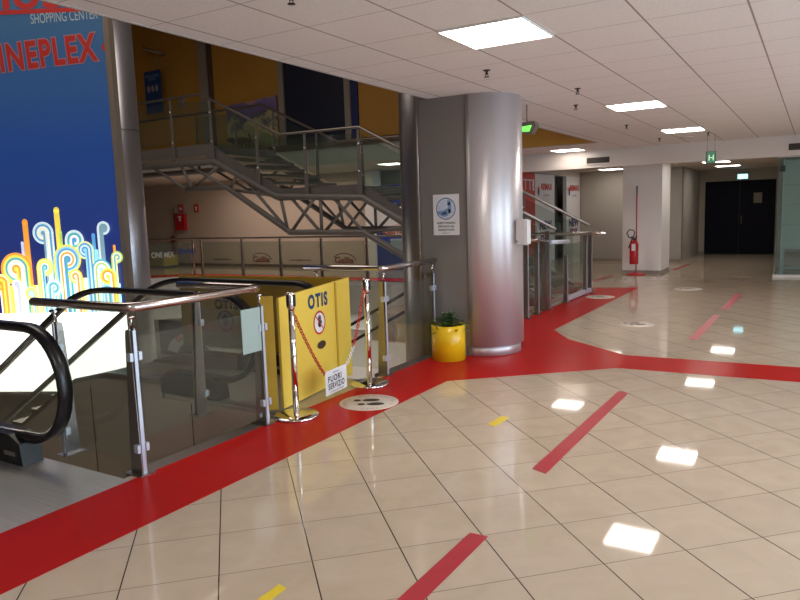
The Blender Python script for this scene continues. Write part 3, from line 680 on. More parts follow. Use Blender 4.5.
def nohand(b, c, right, up, r):
    n = Vector(right).cross(Vector(up))
    b.disc(c, right, up, r, .001, mi=1); b.disc(c, right, up, r, .002, mi=0, r_in=r*.84)
    R_, U_ = Vector(right), Vector(up)
    b.disc(Vector(c)-U_*r*.10, right, up, r*.27, .002, mi=2, ry=r*.30)
    for k in range(4): b.disc(Vector(c) + R_*r*(-.18+.13*k) + U_*r*(.32 + (.08 if k in (1, 2) else 0)), right, up, r*.055, .002, mi=2, ry=r*.28)
    b.disc(Vector(c) + R_*r*.33 + U_*r*.02, right, up, r*.06, .002, mi=2, ry=r*.16)
    e = (R_ - U_).normalized(); f = (R_ + U_).normalized()
    P = [Vector(c) + n*.003 + e*r*s1*.88 + f*r*.055*s2 for s1, s2 in ((-1, -1), (1, -1), (1, 1), (-1, 1))]
    b.quad(*P, mi=0)
def on_front(s, z): return p0 + d*s + n*.0015 + Z_*z
b = MB(); b.text('OTIS', on_front(.62, .76), d, Z_, .115, .0012, .045, sx=.86, space=1.22); part_label(b.build('lettering', mat('navy_print', (.01, .05, .14), .5), fp, recalc=False), 'navy blue lettering')
b = MB(); nohand(b, on_front(.63, .615), d, Z_, .105); part_label(b.build('prohibition_sign', [M['redprint'], M['paper'], M['black']], fp, recalc=False), 'round red no-touching symbol')
b = MB(); b.disc(on_front(.65, .415), d, Z_, .075, .003, ry=.036); part_label(b.build('hand_slot', mat('slot_brown', (.05, .025, .01), .8), fp, recalc=False), 'dark oval hand hole')
b = MB(); b.text('OTIS', (-5.42, 5.324, .58), X_, Z_, .10, .002, .04, space=1.2); b.build('lettering', mat('navy_print_b', (.01, .05, .10), .5), sd, recalc=False)
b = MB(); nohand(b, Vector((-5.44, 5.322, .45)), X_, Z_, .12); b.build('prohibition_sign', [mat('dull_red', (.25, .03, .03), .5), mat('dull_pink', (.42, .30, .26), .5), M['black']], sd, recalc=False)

# ------------------------------------------------------------------ stanchions, chain, sign
def stanchion(x, y, label):
    t = thing('stanchion', label, 'stanchion', (x, y, 0), 'chrome stanchions')
    c = (x, y, 0)
    MB().lathe([(.175, .003), (.178, .010), (.170, .020), (.06, .026), (.028, .034), (0, .035)], c, 40).build('base', M['chrome'], t)
    MB().lathe([(.024, .03), (.024, .86)], c, 20).build('pole', M['chrome'], t)
    MB().lathe([(.030, .85), (.034, .86), (.034, .965), (.028, .975), (0, .976)], c, 20).build('belt_head', M['chrome'], t)
    b = MB().box(x+.030, x+.040, y-.012, y+.012, .87, .96).box(x-.010, x+.012, y-.040, y-.030, .87, .96); b.build('belt_slot', M['black'], t)
    return t
stanchion(-3.42, 4.03, 'chrome stanchion in front of the left end of the yellow barrier')
stanchion(-3.45, 5.11, 'chrome stanchion at the right end of the yellow barrier')
pA, pB = Vector((-3.42, 4.06, .80)), Vector((-3.45, 5.075, .90)); sL, sR = Vector((-3.44, 4.44, .235)), Vector((-3.44, 4.74, .26))
def chain(name, ctrl, cols, label, nl):
    b = MB()
    def P(u):
        k = len(ctrl)-1; i = min(int(u*k), k-1); q = u*k-i; return ctrl[i].lerp(ctrl[i+1], q)
    for i in range(nl):
        a, c = P(i/nl), P((i+1.25)/nl if i < nl-1 else 1); m = (a+c)/2; dd = (c-a); L = dd.length*.5; dd.normalize()
        s = dd.cross(X_ if i % 2 else Z_)
        if s.length < .05: s = dd.cross(Y_)
        s.normalize(); ring = [m + dd*L*math.cos(q) + s*.013*math.sin(q) for q in [2*math.pi*j/10 for j in range(11)]]
        b.tube(ring, .0042, 5, mi=cols(i/nl), cap=False)
    return tag(b.build(name, [M['redprint'], M['white']]), label, 'chain', 'plastic chain')
def sag(a, c, s): return [a.lerp(c, q) - Z_*s*4*q*(1-q) for q in [i/8 for i in range(9)]]
chain('plastic_chain', sag(pA, sL, .03), lambda q: 0, 'red plastic chain from the left stanchion to the hanging notice', 26)
chain('plastic_chain', sag(sR, pB, .10), lambda q: 1 if q < .35 else 0, 'white and red plastic chain from the hanging notice to the right stanchion', 30)
t = thing('hanging_sign', 'white out of service notice hanging on the red and white chain', 'sign', (-3.43, 4.58, .06))
u = Vector((0, 1, .05)).normalized(); o0 = Vector((-3.435, 4.435, .055)); b = MB(); W, Hh = .30, .205
b.prism([o0, o0+u*W, o0+u*W+Z_*Hh, o0+Z_*Hh], (-.003, 0, 0)); b.build('sheet', M['paper'], t)
b = MB(); b.text('FUORI', o0 + u*.13 + Z_*.105, u, Z_, .050, .0012, .035, sx=.85, space=1.2); b.text('SERVIZIO', o0 + u*.15 + Z_*.043, u, Z_, .050, .0012, .035, sx=.68, space=1.2); b.text('ci scusiamo per il disagio', o0 + u*.15 + Z_*.014, u, Z_, .015, .0012, .01)
b.text('la direzione', o0 + u*.15 + Z_*.172, u, Z_, .013, .0012, .01); b.build('lettering', M['black'], t, recalc=False)

# ------------------------------------------------------------------ big round column of the atrium
cc = atY(127, 285, 7.5); cc.z = 0
t = thing('round_column', 'tall round steel column of the atrium beside the cinema sign', 'column', (cc.x, cc.y, -4.2))
MB().lathe([(.385, -4.2), (.385, 6.0)], cc, 40).build('shaft', brushed('column_steel', (.56, .55, .60), .33, 'Z', .85), t)
MB().lathe([(.385, 4.7), (.44, 4.8), (.44, 4.9), (.60, 5.0), (.60, 5.3)], cc, 40).build('capital', M['steel_dk'], t)
MB().lathe([(.391, 3.0), (.391, 3.02)], cc, 40).build('joint_ring', M['steel_dk'], t)

# ------------------------------------------------------------------ cinema sign (backlit)
ang = R(205); BD = Vector((math.cos(ang), math.sin(ang), 0)); RT = -BD                # RT points to the right as seen from the hall
NB = RT.cross(Z_)                                                                    # towards the viewer
e_top, e_bot = atY(107, 10, 6.62), atY(127, 290, 6.62)
BR = Vector(((e_bot.x+e_top.x)/2 - .0, 6.62, 0))
def onb(px, py, off=0.0):
    dd = ray(px, py); o = Vector((0, 0, H)); P0 = BR + NB*off; k = (P0-o).dot(NB)/dd.dot(NB); return o + dd*k
def uv(px, py): P = onb(px, py); return (P-BR).dot(RT), P.z
def wpt(u, z, off=0.0): return BR + RT*u + NB*off + Z_*z
ztop, zart, zbot = 5.6, .22, -1.05
t = thing('cinema_sign', 'huge backlit blue cinema sign with coloured swirls beside the round column', 'sign', (BR.x, BR.y, zbot))
def bbox(u0, u1, z0, z1, o0, o1): return MB().prism([wpt(u0, z0, o0), wpt(u1, z0, o0), wpt(u1, z1, o0), wpt(u0, z1, o0)], NB*(o1-o0))
bbox(-4.6, -.02, zbot, ztop, -.12, -.02).build('light_box', M['pil'], t)
def grad_art(name, c, k, mul=1.0):
    """print on the backlit sheet; extra glow painted in towards the foot to imitate glare"""
    m, n, l, b = new_mat(name); b.inputs['Base Color'].default_value = (*c, 1); b.inputs['Roughness'].default_value = .45
    tc = n.new('ShaderNodeTexCoord'); s = n.new('ShaderNodeSeparateXYZ'); l.new(tc.outputs['Object'], s.inputs[0])
    rp = n.new('ShaderNodeMapRange'); rp.inputs[1].default_value = 2.1; rp.inputs[2].default_value = .2; rp.inputs[3].default_value = k[0]; rp.inputs[4].default_value = k[1]
    l.new(s.outputs[2], rp.inputs[0]); l.new(rp.outputs[0], b.inputs['Emission Strength']); b.inputs['Emission Color'].default_value = (*[min(1, v*mul) for v in c], 1)
    return m
K = (.55, 1.5)
AM = {k: grad_art('sign_print_'+k, c, K) for k, c in dict(orange=(.90, .36, .05), cream=(.93, .88, .66), white=(.92, .94, .92), yellow=(.95, .74, .10), blue=(.10, .33, .62), sky=(.30, .66, .84), teal=(.10, .42, .45),
      pale=(.66, .80, .84), green=(.45, .62, .14), lilac=(.55, .58, .80), slate=(.20, .34, .42), lime=(.80, .84, .40)).items()}
AL = list(AM); 
m, n, l, bb_ = new_mat('sign_blue_ground')
tc = n.new('ShaderNodeTexCoord'); s = n.new('ShaderNodeSeparateXYZ'); l.new(tc.outputs['Object'], s.inputs[0])
rp = n.new('ShaderNodeValToRGB'); mr = n.new('ShaderNodeMapRange'); mr.inputs[1].default_value = 0; mr.inputs[2].default_value = 5; l.new(s.outputs[2], mr.inputs[0]); l.new(mr.outputs[0], rp.inputs[0])
cr = rp.color_ramp; cr.elements[0].position = .1; cr.elements[0].color = (.022, .030, .19, 1); cr.elements[1].position = .95; cr.elements[1].color = (.032, .080, .135, 1); e_ = cr.elements.new(.5); e_.color = (.012, .045, .19, 1)
l.new(rp.outputs[0], bb_.inputs['Base Color']); l.new(rp.outputs[0], bb_.inputs['Emission Color']); bb_.inputs['Emission Strength'].default_value = .75
bbox(-4.55, -.05, zart, ztop-.05, -.02, -.005).build('blue_sheet', m, t)
o = bbox(-4.55, -.05, zbot+.05, zart, -.02, -.005).build('glare_sheet', emis('glare_white_glow', (1, .96, .95), 2.4), t); part_label(o, 'plain white lower sheet glowing in place of glare')  # emission put in below the print to stand for glare
bbox(-.05, .03, zbot, ztop, -.12, .02).build('side_frame', M['pil'], t)
SC = 11.4/F_PX
class Art:
    def __init__(s): s.b = MB(); s.lev = 0
    def up(s): s.lev += 1; return .001*s.lev
    def strip(s, px0, px1, py, cols, foot=318, cap=False):
        """vertical stripes from py down to the foot, px in picture units on the sheet"""
        n = len(cols); off = s.up()
        u0, z = uv(px0, py); u1, _ = uv(px1, py)
        for i, c in enumerate(cols):
            a, c_ = u0+(u1-u0)*i/n, u0+(u1-u0)*(i+1)/n
            s.b.quad(wpt(a, zart+.002, off), wpt(c_, zart+.002, off), wpt(c_, z, off), wpt(a, z, off), mi=AL.index(c))
        if cap:
            s.b.disc(wpt((u0+u1)/2, z, off), RT, Z_, (u1-u0)/2, .0, mi=AL.index(cols[0]), seg=16)
    def cane(s, px, py, r, cols, side=1):
        """spiral head of radius r with a striped stem falling on one side (side=-1: left, +1: right)"""
        u, z = uv(px, py); rr = r*SC; n = len(cols); wdt = rr*1.0
        off = s.up()
        for i, c in enumerate(cols):
            s.b.disc(wpt(u, z, off+i*.0004), RT, Z_, rr*(1-i/n), 0, mi=AL.index(c), seg=32)
        s.lev += 3; off = s.up()
        for i, c in enumerate(cols):   # stem stripes run on from the bands of the head
            a = u + side*(rr - wdt*i/n); c_ = u + side*(rr - wdt*(i+1)/n)
            s.b.quad(wpt(min(a, c_), zart+.002, off), wpt(max(a, c_), zart+.002, off), wpt(max(a, c_), z, off), wpt(min(a, c_), z, off), mi=AL.index(c))
A = Art()
for x0, x1, y, cl in ((22, 27.5, 222, ['orange']), (53.5, 59, 210, ['yellow']), (91.5, 95, 235, ['blue']), (113, 115.5, 246, ['orange']), (21, 24, 243, ['lilac']), (59, 62, 232, ['green']), (95, 98.5, 251, ['sky']), (112, 115, 259, ['yellow'])):
    A.strip(x0, x1, y, cl, cap=True)
A.strip(0, 121, 286, ['white', 'sky', 'yellow', 'cream', 'orange', 'lilac', 'white', 'yellow', 'cream', 'sky', 'blue', 'white', 'yellow', 'lime', 'cream', 'sky', 'white', 'teal', 'yellow', 'white', 'sky', 'cream', 'yellow', 'lime', 'white', 'sky'])
A.strip(88, 97, 262, ['sky', 'white', 'blue', 'sky']); A.strip(78, 88, 278, ['cream', 'yellow', 'lime', 'white'])
A.cane(43.5, 233, 10, ['pale', 'blue', 'cream', 'pale', 'slate'], 1)
A.cane(75, 240, 9, ['pale', 'teal', 'white', 'blue'], -1)
A.cane(104, 228, 6, ['pale', 'slate', 'slate'], -1)
A.cane(86, 250, 8, ['lime', 'blue', 'pale', 'blue', 'sky'], 1)
A.cane(118, 257, 5.5, ['green', 'cream', 'teal', 'lime'], -1)
A.cane(18, 269, 15, ['orange', 'yellow', 'teal', 'cream', 'white', 'orange', 'yellow'], 1)
A.cane(69, 259, 13, ['yellow', 'sky', 'blue', 'cream', 'orange', 'white', 'blue', 'teal'], -1)
A.cane(103.5, 269, 9, ['teal', 'white', 'green', 'pale', 'white', 'sky'], -1)
A.cane(47, 267, 8, ['yellow', 'lime', 'yellow', 'white', 'teal', 'sky'], -1)
A.cane(110, 276, 7.5, ['yellow', 'orange', 'white', 'yellow'], 1)
A.cane(78, 276, 6.5, ['yellow', 'cream', 'orange', 'cream'], 1)
A.cane(4, 283, 8.5, ['lime', 'orange', 'yellow', 'orange'], 1)
A.cane(20, 284, 4.5, ['white', 'lilac', 'lilac'], 1)
A.cane(57, 287, 7, ['white', 'sky', 'teal', 'white', 'sky'], -1)
A.cane(35, 293, 6.5, ['lime', 'yellow', 'sky', 'white'], 1)
A.cane(110, 289, 5, ['sky', 'teal', 'white'], 1)
A.b.build('swirl_print', [AM[k] for k in AL], t, recalc=False)
# lettering of the sign
def sign_text(txt, px0, py0, px1, py1, hpx, m, bold, off, name, space=1.0, par=t):
    a, c = onb(px0, py0), onb(px1, py1); dr = (c-a); L = dr.length; size = hpx*SC
    b = MB(); up = (Z_ - dr.normalized()*Z_.dot(dr.normalized())).normalized()
    cu = bpy.data.curves.new('t', 'FONT'); cu.body = txt; cu.size = 1; cu.space_character = space; ob = bpy.data.objects.new('t', cu); me = bpy.data.meshes.new_from_object(ob); wd = max(v.co.x for v in me.vertices)
    bpy.data.objects.remove(ob); bpy.data.curves.remove(cu); bpy.data.meshes.remove(me)
    b.text(txt, a, dr, up, size, off, bold, sx=L/(wd*size/.72), align='LEFT', space=space); return b.build(name, m, par, recalc=False)
redp = mat('sign_red', (.50, .035, .03), .5, emit=.18); outl = mat('sign_outline', (.42, .22, .26), .5, emit=.15); whp = mat('sign_white', (.36, .40, .42), .5, emit=.3)
part_label(sign_text('CINEPLEX', -17, 73.5, 97, 59.5, 22.5, outl, .062, .004, 'lettering_outline', 1.16), 'pale pink outline of the cinema lettering')
part_label(sign_text('CINEPLEX', -17, 73.5, 97, 59.5, 22.5, redp, .032, .006, 'lettering', 1.16), 'bold red cinema lettering')
b = MB(); u_, z_ = uv(108, 47); b.disc(wpt(u_-.03, z_, .005), RT, Z_, .065, 0); b.build('dot', redp, t, recalc=False)
part_label(sign_text('SHOPPING CENTER', 31, 24, 98, 18.5, 8.5, whp, .0, .004, 'shopping_lettering'), 'thin white capitals')
part_label(sign_text('il globo', -60, 11, 92, 5, 24, redp, .03, .004, 'logo_lettering', 1.1), 'red lettering at the top')
ua, za = uv(-60, 17.5); ub, zb2 = uv(92, 11)
b = MB().prism([wpt(ua, za, .003), wpt(ub, zb2, .003), wpt(ub, zb2+.06, .003), wpt(ua, za+.06, .003)], NB*.002); b.build('red_line', redp, t)
b = MB(); 
# ------------------------------------------------------------------ steel staircase
NY, FY = 10.3, 12.15
t = thing('staircase', 'grey steel truss staircase with glass balustrades crossing the atrium', 'staircase', (-7, 11.2, 0))
ZL, ZM = 3.05, 2.05
TOP = [(-17.5, 2.72), (-10.55, 2.70), (-8.95, 1.93), (-6.95, 1.84), (-3.66, .08)]
BOT = [(-17.5, 2.17), (-11.4, 2.17), (-10.25, 2.17), (-8.65, 1.24), (-6.95, 1.22), (-4.9, .16)]
for y in (NY, FY):
    for nm, C in (('top_chord', TOP), ('bottom_chord', BOT[1:])):
        MB().tube([(x, y, z) for x, z in C], .062 if nm[0] == 't' else .058, 10).build(nm, M['truss'], t)
    web = [((-12.45, 2.70), (-11.45, 2.2)), ((-11.55, 2.70), (-11.25, 2.2)), ((-11.35, 2.68), (-10.3, 2.2)), ((-10.45, 2.60), (-11.2, 2.2)), ((-9.95, 2.4), (-10.15, 2.15)), ((-9.75, 2.3), (-8.75, 1.32)), ((-9.0, 1.95), (-10.0, 2.1)),
           ((-8.85, 1.9), (-8.72, 1.28)), ((-8.6, 1.9), (-7.95, 1.26)), ((-7.9, 1.88), (-7.9, 1.25)), ((-8.0, 1.9), (-8.6, 1.28)), ((-7.6, 1.86), (-7.0, 1.26)), ((-7.15, 1.85), (-7.8, 1.27)), ((-6.0, 1.32), (-6.9, 1.20)), ((-5.9, 1.3), (-5.9, .70)), ((-5.8, 1.25), (-5.0, .25))]
    for a, c in web: MB().tube([(a[0], y, a[1]), (c[0], y, c[1])], .032, 8).build('web_strut', M['truss'], t)
    # stringer plates
    S = [(-17.5, ZL), (-10.75, ZL), (-8.85, ZM), (-7.0, ZM), (-3.62, .12)]
    b = MB(); yy = y + (.05 if y == NY else -.05)
    poly = [(x, z+.03) for x, z in S] + [(-3.62, .01), (-3.9, .01)] + [(x-.1, z-.20) for x, z in S[::-1][1:]]
    b.prism([(x, yy-.01, z) for x, z in poly], (0, .02, 0)); b.build('stringer', M['truss'], t)
    RL = [(-17.5, 4.07), (-10.85, 4.07), (-8.80, 3.09), (-6.98, 3.07), (-3.42, 1.22)]
    MB().tube([(x, y-.0, z) for x, z in RL], .028, 12).build('handrail', M['steel_dk'], t)
    for (x, zb_, zt) in ((-13.0, 2.72, 4.04), (-11.72, 2.72, 4.04), (-10.57, 2.65, 3.93), (-9.37, 2.05, 3.33), (-8.19, 1.9, 3.05), (-6.99, 1.86, 3.03), (-5.8, 1.25, 2.42), (-4.65, .65, 1.83)):
        p = MB(); yo = y - (.02 if y == NY else -.02)
        p.prism([(x-.05, yo-.008, zb_-.05), (x+.05, yo-.008, zb_-.05), (x+.022, yo-.008, zt), (x-.022, yo-.008, zt)], (0, .016, 0)); q = p.build('baluster', M['truss'], t)
        k = MB()
        for zz in (zb_+.45, zt-.25): k.lathe([(0, -.03), (.02, -.03), (.02, .03), (0, .03)], (x, yo, zz), 10, axis='Y')
        k.build('glass_fixing', M['chrome'], q)
    G = [(-13.0, -11.76), (-11.68, -10.62), (-10.52, -9.42), (-9.32, -8.24), (-8.14, -7.04), (-6.94, -5.85), (-5.75, -4.70), (-4.60, -3.72)]
    def zl(C, x):
        for (xa, za_), (xb, zb_) in zip(C, C[1:]):
            if xa <= x <= xb: return za_ + (zb_-za_)*(x-xa)/(xb-xa)
        return C[-1][1]
    for x0_, x1_ in G:
        lo_ = lambda x: zl(S, x)+.08
        hi_ = lambda x: zl(RL, x)-.10
        xm = [x0_] + [k for k in (-10.75, -8.8, -7.0) if x0_ < k < x1_] + [x1_]
        poly = [(x, lo_(x)) for x in xm] + [(x, hi_(x)) for x in xm[::-1]]
        MB().prism([(x, y-.005, z) for x, z in poly], (0, .01, 0)).build('glass_panel', M['sglass'], t)
MB().box(-17.5, -10.75, NY+.06, FY-.06, ZL-.12, ZL).build('upper_landing', M['truss'], t)
MB().box(-8.85, -7.0, NY+.06, FY-.06, ZM-.12, ZM).build('mid_landing', M['truss'], t)
for nst, xa, za_, xb, zb_ in ((6, -10.75, ZL, -8.85, ZM), (12, -7.0, ZM, -3.55, .0)):
    for i in range(nst-1):
        x0_ = xa + (xb-xa)*(i)/(nst-1); z = za_ - (za_-zb_)*(i+1)/nst
        if z < .01: continue
        MB().box(x0_, x0_ + (xb-xa)/(nst-1)+.03, NY+.06, FY-.06, z-.045, z).build('tread', mat('tread_steel', (.20, .18, .16), .4, .4) if i == 0 else bpy.data.materials['tread_steel'], t)
# little balustrade at the foot of the stair
t = thing('glass_railing', 'glass railing around the foot of the steel staircase behind the pillar', 'railing', (-3.5, 10, 0))
b = MB().tube([(-5.2, 9.66, 1.10), (-3.5, 9.66, 1.10)], .024, 10); b = MB().tube([(-3.46, 9.1, 1.12), (-3.46, 10.12, 1.05)], .024, 10); b.build('handrail', M['steel'], t)
MB().tube([(-5.4, 12.5, 1.07), (-3.5, 12.5, 1.07), (-3.22, 12.5, 1.07)], .026, 10).build('handrail', M['steel'], t)
MB().tube([(-3.45, 10.14, 1.03), (-3.45, 11.0, 1.0)], .034, 12).build('handrail', M['postside'], t)
for y, h in ((9.2, 1.1), (9.63, 1.1), (10.12, 1.2), (11.0, .78), (12.1, 1.05), (12.42, 1.05)):
    p = MB().box(-3.52, -3.46, y-.022, y+.022, .01, h).build('post', M['post'], t)
    MB().box(-3.455, -3.45, y-.008, y+.008, .01, h-.05).build('edge_strip', M['postside'], p)
    MB().box(-3.56, -3.42, y-.05, y+.05, .003, .012).build('base_plate', M['post'], p)
MB().box(-3.56, -3.46, 9.95, 10.2, .01, 1.05).build('newel_panel', M['post'], t)
for y0, y1, h in ((8.3, 9.17, .9), (9.24, 9.6, .9), (9.68, 10.0, .9), (10.2, 10.96, .75), (11.05, 12.06, .95)):
    MB().box(-3.50, -3.49, y0, y1, .06, h).build('glass_panel', M['sglass'], t)
MB().box(-3.54, -3.46, 11.05, 12.4, .02, .09).build('foot_rail', M['postside'], t)
# racks seen through it
rk = thing('display_rack', 'small metal display rack with white boxes behind the stair railing', 'rack', (-4.3, 9.4, 0))
for x in (-4.6, -3.9):
    for y in (9.2, 9.6): MB().tube([(x, y, 0), (x, y, .85)], .012, 6).build('upright', M['steel_dk'], rk)
for z in (.12, .42, .72): MB().box(-4.62, -3.88, 9.18, 9.62, z, z+.015).build('shelf', M['steel_dk'], rk)
for i, (x, z, m) in enumerate(((-4.4, .135, 'white'), (-4.1, .135, 'paper'), (-4.35, .435, 'white'), (-4.05, .435, 'paper'), (-4.25, .735, 'white'))):
    tag(MB().box(x-.1, x+.1, 9.26, 9.52, z+.001, z+.14, .008).build('box', M[m]), 'white cardboard box on the rack behind the stair railing', 'box', 'white boxes on the rack')

# ------------------------------------------------------------------ far railing with printed glass
FX = [-14.38, -12.88, -11.58, -10.28, -8.95, -7.63, -6.33, -5.03]; fy = 13.32
t = thing('glass_railing', 'far glass railing with printed logos across the atrium', 'railing', (-10, fy, 0))
MB().tube([(-16.95, 10.75, 1.03), (-14.62, fy, 1.03), (-14.5, fy, 1.03), (-3.9, fy, 1.03)], .026, 10).build('handrail', M['steel_dk'], t)
for x in FX:
    p = MB().prism([(x-.035, fy, .005), (x+.035, fy, .005), (x+.018, fy, 1.0), (x-.018, fy, 1.0)], (0, .05, 0)).build('post', M['post'], t)
    k = MB()
    for z in (.35, .80): k.lathe([(0, -.02), (.028, -.02), (.028, .07), (0, .07)], (x, fy, z), 10, axis='Y')
    k.build('glass_fixing', M['steel_dk'], p)
for a, c in zip(FX, FX[1:]): pane((a+.05, fy+.02), (c-.05, fy+.02), .06, .93, t, M['fglass'])
D0, D1 = Vector((-16.95, 10.75, 0)), Vector((-14.52, fy, 0)); dd = (D1-D0).normalized()
for q in (.0, .50, .97):
    c = D0.lerp(D1, q); MB().tube([(c.x, c.y, 0.005), (c.x, c.y, 1.0)], .024, 8).build('post', M['post'], t)
for qa, qc in ((.02, .49), (.51, .95)):
    a, c = D0.lerp(D1, qa), D0.lerp(D1, qc); pane((a.x, a.y), (c.x, c.y), .06, .93, t, M['fglass'])
pr = mat('red_brown_print', (.30, .07, .04), .6); dk = mat('dark_print', (.05, .035, .03), .6)
for k, x in enumerate((-12.22, -9.6)):
    b = MB(); b.text('Gallia', (x, fy+.012, .40), X_, Z_, .15, .002, .03, sx=1.2, mi=0); 
    b.disc((x, fy+.011, .42), X_, Z_, .36, .001, r_in=.335, a0=R(10), a1=R(150), mi=1, ry=.22); b.text('centro commerciale', (x, fy+.012, .31), X_, Z_, .035, .002, 0, mi=0)
    b.build('logo', [pr, dk], t, recalc=False)
for x in (-13.6, -10.93): 
    b = MB(); b.text('www.galliacentro', (x, fy+.012, .44), X_, Z_, .055, .002, .02, sx=1.25); b.build('web_address', dk, t, recalc=False)
a = D0.lerp(D1, .25); pn = Vector((dd.y, -dd.x, 0))
b = MB(); b.text('CINE MEX', D0.lerp(D1, .745) + pn*.015 + Z_*.55, dd, Z_, .15, .002, .02, sx=.62); b.build('lettering', M['paper'], t, recalc=False)
b = MB(); b.text('PIANO', D0.lerp(D1, .925) + pn*.015 + Z_*.62, dd, Z_, .14, .002, .04, sx=.75); b.build('lettering', mat('blue_glass_print', (.05, .10, .35), .5), t, recalc=False)

# ------------------------------------------------------------------ things on the far wall
yw = 16.19
def wp(px, py): return atY(px, py, yw)
def wallbox(name, px0, py0, px1, py1, m, label, cat, dep=.02, grp=None):
    a, c = wp(px0, py0), wp(px1, py1); return tag(MB().box(a.x, c.x, yw-dep, yw+.008, c.z, a.z).build(name, m), label, cat, grp)
o = wallbox('hose_cabinet', 177.5, 214, 187.5, 230, M['red_gloss'], 'red fire hose cabinet on the far beige wall', 'cabinet', .12)
o = wallbox('fire_sign', 178.5, 205, 183.5, 212.5, M['redsign'], 'small red fire hose sign, left of the pair', 'sign')
a = wp(181, 208.5); b = MB(); b.box(a.x-.05, a.x+.05, yw-.03, yw-.02, a.z-.06, a.z+.02); b.disc((a.x, yw-.03, a.z+.05), X_, Z_, .03, .001); b.build('pictogram', M['paper'], o)
o = wallbox('fire_sign', 194, 204.5, 199, 212, M['redsign'], 'small red extinguisher sign, right of the pair', 'sign')
a = wp(196.5, 208.3); b = MB(); b.box(a.x-.03, a.x+.03, yw-.03, yw-.02, a.z-.07, a.z+.06); b.build('pictogram', M['paper'], o)
a = wp(182.5, 217.5); b = MB(); b.box(a.x-.03, a.x+.03, yw-.135, yw-.12, a.z-.12, a.z+.02).box(a.x-.07, a.x+.07, yw-.135, yw-.12, a.z+.0, a.z+.05); tagc = b
cab = [q for q in COL.objects if q.name.startswith('hose_cabinet')][0]; tagc.build('pictogram', M['paper'], cab)
a, c = wp(174.5, 208), wp(174.5, 262)
t = thing('standpipe', 'thin brown pipe running down the far wall beside the hose cabinet', 'pipe', (a.x, yw-.04, 0))
MB().tube([(a.x, yw-.04, a.z), (a.x, yw-.04, .02)], .03, 8).build('pipe', mat('pipe_brown', (.22, .12, .09), .5), t)
MB().box(a.x-.02, a.x+.14, yw-.09, yw, a.z-.18, a.z).build('valve_box', M['pil'], t)
MB().box(a.x-.18, a.x+.02, yw-.10, yw, .35, 1.0).build('hose_valve', mat('dark_red_valve', (.20, .05, .04), .5), t)
t = thing('bench', 'low yellow bench box at the far left against the beige wall', 'bench', (-18.75, 15.6, 0))
xr_ = atY(164, 262, 15.3).x; zt_ = atY(160, 255.5, 15.3).z
MB().box(-20.6, xr_, 15.3, 15.9, .05, zt_, .02).build('seat_box', mat('mustard_box', (.46, .36, .03), .5), t); MB().box(-20.55, xr_-.05, 15.35, 15.85, 0, .05).build('plinth', M['black'], t)
# shop front in blue between far wall and stair
a, c = atY(366.5, 195, 16.1), atY(400, 290, 16.1)
t = thing('shop_front', 'blue shop front with white round logo half hidden by the staircase', 'shop front', (-9.2, 16.3, 0))
MB().box(-10.74, -10.45, 16.0, 16.4, 0, CZ-.01).build('corner_pillar', M['white'], t)
MB().box(-10.45, -8.0, 16.1, 16.3, .0, 2.3).build('blue_panel', M['skin_blue'], t)
a = atY(389, 216, 16.09); b = MB(); b.disc((a.x, 16.095, a.z), X_, Z_, .62, .002, mi=0, ry=.36); b.build('white_oval', M['paper'], t, recalc=False)
a, c = atY(375, 223, 16.09), atY(402, 236.5, 16.09); b = MB(); b.prism([(a.x+.0, 16.085, a.z-.22), (c.x, 16.085, c.z-.02), (c.x, 16.085, c.z+.36), (a.x, 16.085, a.z-.18)], (0, .01, 0)); b.build('pink_banner', mat('pink_banner', (.62, .45, .42), .6), t)
b = MB(); b.text('la Bella Vita', ((a.x+c.x)/2+.15, 16.08, c.z+.06), (1, 0, .12), Z_, .16, .002, .02, sx=.62); b.build('lettering', pr, t, recalc=False)
a = atY(402, 270, 16.09); b = MB().box(-10.0, -8.0, 16.08, 16.1, .45, .85); part_label(b.build('pale_stripe', mat('pale_blue_stripe', (.30, .38, .45), .5), t), 'pale stripe')

# ------------------------------------------------------------------ agency windows right of the pillar
ax = -5.82
t = thing('agency_front', 'estate agency windows with white posters and red banner behind the stair', 'shop front', (ax, 17.5, 0))
def zat(px, py): return atX(px, py, ax)
ys = [atX(px, 176, ax).y for px in (505, 535, 554.5, 566.5, 580)]
MB().box(ax-.1, ax, ys[0], ys[1], 0, 2.40).build('red_banner', M['redsign'], t)
w1 = MB().box(ax-.1, ax, ys[1], ys[2], 0, 2.40).build('window_poster', M['paper'], t); w2 = MB().box(ax-.1, ax, ys[3], ys[4], 0, 2.38).build('window_poster', M['paper'], t)
MB().box(ax-.3, ax-.25, ys[2], ys[3], 0, 2.38).build('doorway_glass', mat('dim_doorway', (.10, .095, .085), .3), t)
MB().box(ax-.3, ax, 13.5, 19.68, 2.38, 2.52).build('header', M['fascia'], t)
tb = [atX(561, 216, ax)]
b = MB().box(ax-.24, ax-.1, ys[2]+.3, ys[3]-.2, .75, 1.15); b.build('counter', mat('counter_dark', (.04, .05, .05), .5), t)
